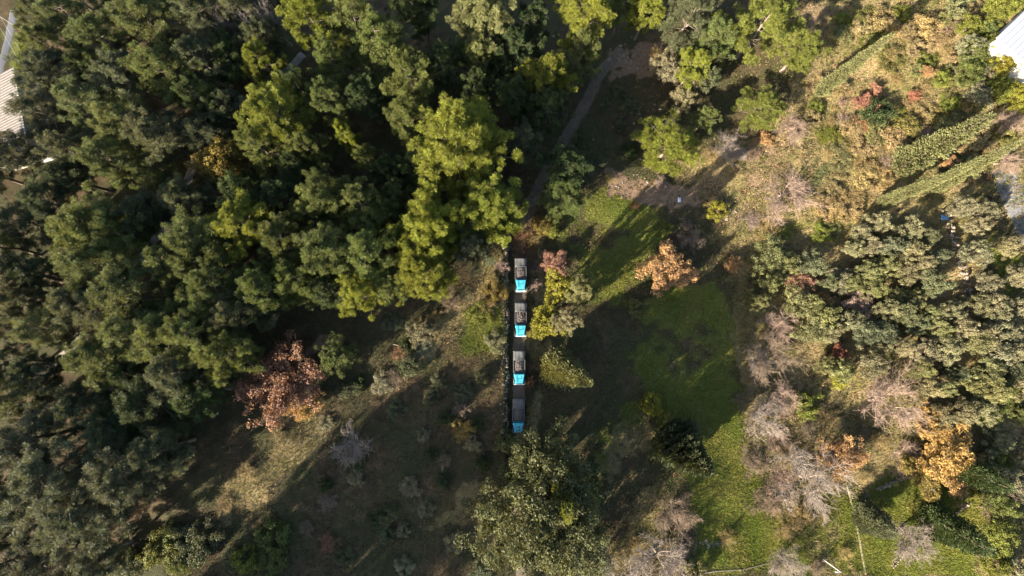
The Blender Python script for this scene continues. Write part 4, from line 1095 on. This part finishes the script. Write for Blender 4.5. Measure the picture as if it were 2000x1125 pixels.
# tiled house, left edge
hx, hy, hz = unproj(42, 215, 5.8)
hs = empty("tiled_house", (hx, hy, hz), math.radians(17)); tag(hs, "house with a weathered pale tiled roof at the left edge", "house")
b = MB(); b.hexa([(-10.5,-8.5,-0.5),(-0.5,-8.5,-0.5),(-0.5,9.5,-0.5),(-10.5,9.5,-0.5),(-10.5,-8.5,3.5),(-0.5,-8.5,5.5),(-0.5,9.5,5.5),(-10.5,9.5,3.5)]); link("wall", b.mesh("wall", M_PLASTER), hs)
b = MB(); b.hexa([(-11.5,-9,3.42),(0,-9,5.72),(0,10,5.72),(-11.5,10,3.42),(-11.5,-9,3.57),(0,-9,5.87),(0,10,5.87),(-11.5,10,3.57)]); rf = link("roof", b.mesh("roof", M_TILE), hs)
b = MB()
for k in range(31):
    yy = -8.8 + k*0.62
    for q in range(22):
        x0, x1 = -11.5 + 11.5*q/22, -11.5 + 11.5*(q+1)/22 + 0.1
        b.tube([(x0, yy, 3.57 + 0.2*(x0+11.5) + 0.12), (x1, yy, 3.57 + 0.2*(x1+11.5) + 0.03)], [0.24, 0.17], 6)
o = link("tile", b.mesh("tile", M_TILE), rf); o["kind"] = "stuff"
b = MB(); b.box(-0.12, 0.14, -9.05, 10.05, 5.85, 6.0); link("ridge_cap", b.mesh("ridge_cap", M_PLASTER), hs)
for yy in (-5, 0, 5):
    b = MB(); b.box(-0.5, -0.44, yy-.6, yy+.6, 1.6, 3.0); w = link("window", b.mesh("window", M_GLASS), hs)
    b = MB(); b.box(-0.44, -0.4, yy-.7, yy+.7, 3.0, 3.1); b.box(-0.44, -0.36, yy-.75, yy+.75, 1.5, 1.6); link("window_frame", b.mesh("window_frame", M_WHITE), w)
# white shed, upper right
cx, cy, cz_ = unproj(1948, 72, 5.0)
sh = empty("white_shed", (cx, cy, cz_), math.radians(-48)); tag(sh, "shed with a white ribbed sheet roof at the upper right corner", "shed")
b = MB(); b.box(0.5, 21.5, 0.4, 15.6, -3.0, 4.6); link("wall", b.mesh("wall", M_PLASTER), sh)
for k in range(22):
    b = MB(); x0 = k*1.0
    b.box(x0, x0+0.97, 0, 16, 4.75, 4.83); b.box(x0+0.08, x0+0.16, 0, 16, 4.83, 4.89); b.box(x0+0.55, x0+0.61, 0, 16, 4.83, 4.87)
    if k == 0: pm = b.mesh("roof_panel", M_SHEET); link("roof_panel", pm, sh)
    else: o = link("roof_panel", pm, sh); o.location.x = x0
b = MB(); b.box(0.3, 21.7, 0.2, 15.8, 4.6, 4.75); link("eave_beam", b.mesh("eave_beam", M_DARK), sh)

# ------------------------------------------------------------------ small things
x, y, zg = unproj(33, 52, 4); pol = empty("utility_pole", (x, y, zg)); tag(pol, "wooden utility pole with two cables in the upper left corner", "utility pole")
b = MB(); b.tube([(0, 0, -0.5), (0, 0, 8.2)], [0.16, 0.11], 8); link("pole", b.mesh("pole", plain("grey_wood", (0.22, 0.19, 0.16), 0.9)), pol)
b = MB(); b.box(-0.9, 0.9, -0.06, 0.06, 7.6, 7.74); link("crossarm", b.mesh("crossarm", plain("arm_wood", (0.2, 0.17, 0.14), 0.9)), pol)
for s in (-1, 1):
    b = MB(); b.tube([(s*0.75, 0, 7.74), (s*0.75, 0, 7.95)], 0.05, 6); link("insulator", b.mesh("insulator", M_WHITE), pol)
    for dx, dy in ((-30, 16),(16, -26)):
        b = MB(); b.tube([(s*0.75 + dx*t, dy*t, 7.93 - 2.0*4*t*(1-t)*0.4) for t in [k/10 for k in range(11)]], 0.02, 4); link("cable", b.mesh("cable", plain("cable_grey", (0.4, 0.4, 0.4), 0.5)), pol)
x, y, zg = unproj(1618, 1100, 1.5); po = empty("white_post", (x, y, zg)); tag(po, "slim white post with a lamp arm at the bottom edge", "lamp post")
b = MB(); b.tube([(0, 0, -0.2), (0, 0, 4.6)], [0.09, 0.06], 8); link("post", b.mesh("post", M_WHITE), po)
b = MB(); b.tube([(0, 0, 4.5), (-0.5, 0.1, 4.75), (-0.9, 0.15, 4.75)], 0.04, 6); b.box(-1.25, -0.8, 0.05, 0.25, 4.7, 4.8); link("lamp_arm", b.mesh("lamp_arm", M_WHITE), po)
# blue tarp on the grove's rubble, crumpled
def sheet(name, u, v, w, d, mat, label, cat, seed):
    x, y, zg = unproj(u, v); rng = np.random.default_rng(seed); V = []; F = []; n = 9
    for j in range(n):
        for i in range(n):
            X, Y = (i/(n-1)-.5)*w, (j/(n-1)-.5)*d
            V.append((X + rng.uniform(-.06, .06), Y + rng.uniform(-.06, .06), float(hgt(x+X, y+Y)) - zg + 0.15 + rng.uniform(0, .3)*(1-abs(2*i/(n-1)-1)*.5)))
    for j in range(n-1):
        for i in range(n-1): a = j*n+i; F.append((a, a+1, a+n+1, a+n))
    o = link(name, mesh_np(name, V, F, mat=mat), None, (x, y, zg)); so = o.modifiers.new("t", 'SOLIDIFY'); so.thickness = 0.03; tag(o, label, cat)
sheet("blue_tarp", 1843, 425, 1.3, 1.0, plain("blue_plastic", (0.12, 0.30, 0.55), 0.5), "crumpled blue tarp at the top of the rubble wall in the grove", "tarp", 1)
sheet("white_sack", 1326, 391, 0.7, 1.1, plain("white_plastic", (0.42, 0.43, 0.45), 0.5), "crumpled white sack on bare ground beside the long shadow", "sack", 2)
M_LOG = plain("bleached_wood", (0.16, 0.13, 0.10), 0.9, var=0.25)
def log(name, pts, r, label):
    P = [unproj(u, v) for u, v in pts]; b = P[0]
    m = MB(); m.tube([(p[0]-b[0], p[1]-b[1], p[2]-b[2]+r*0.8) for p in P], [r*(1-0.5*k/(len(P)-1)) for k in range(len(P))], 6)
    for k in range(1, len(P)):
        q = Vector((P[k][0]-b[0], P[k][1]-b[1], P[k][2]-b[2]+r)); m.tube([q, q + Vector((random.uniform(-.8, .8), random.uniform(-.8, .8), .3))], [r*.4, r*.15], 4)
    tag(link(name, m.mesh(name, M_LOG), None, b), label, "fallen branch")
log("fallen_branch", [(868,900),(862,925),(872,950)], 0.12, "bent pale fallen branch in the dark clearing left of the huge oak")
log("fallen_branch", [(768,672),(790,678),(818,680)], 0.11, "fallen branch lying across the lit brush of the clearing")
log("fallen_branch", [(1345,1123),(1400,1115),(1450,1112),(1500,1100)], 0.13, "long pale log along the bottom edge of the meadow")
log("fallen_branch", [(905,800),(930,785)], 0.08, "short fallen stick in the clearing near the track")
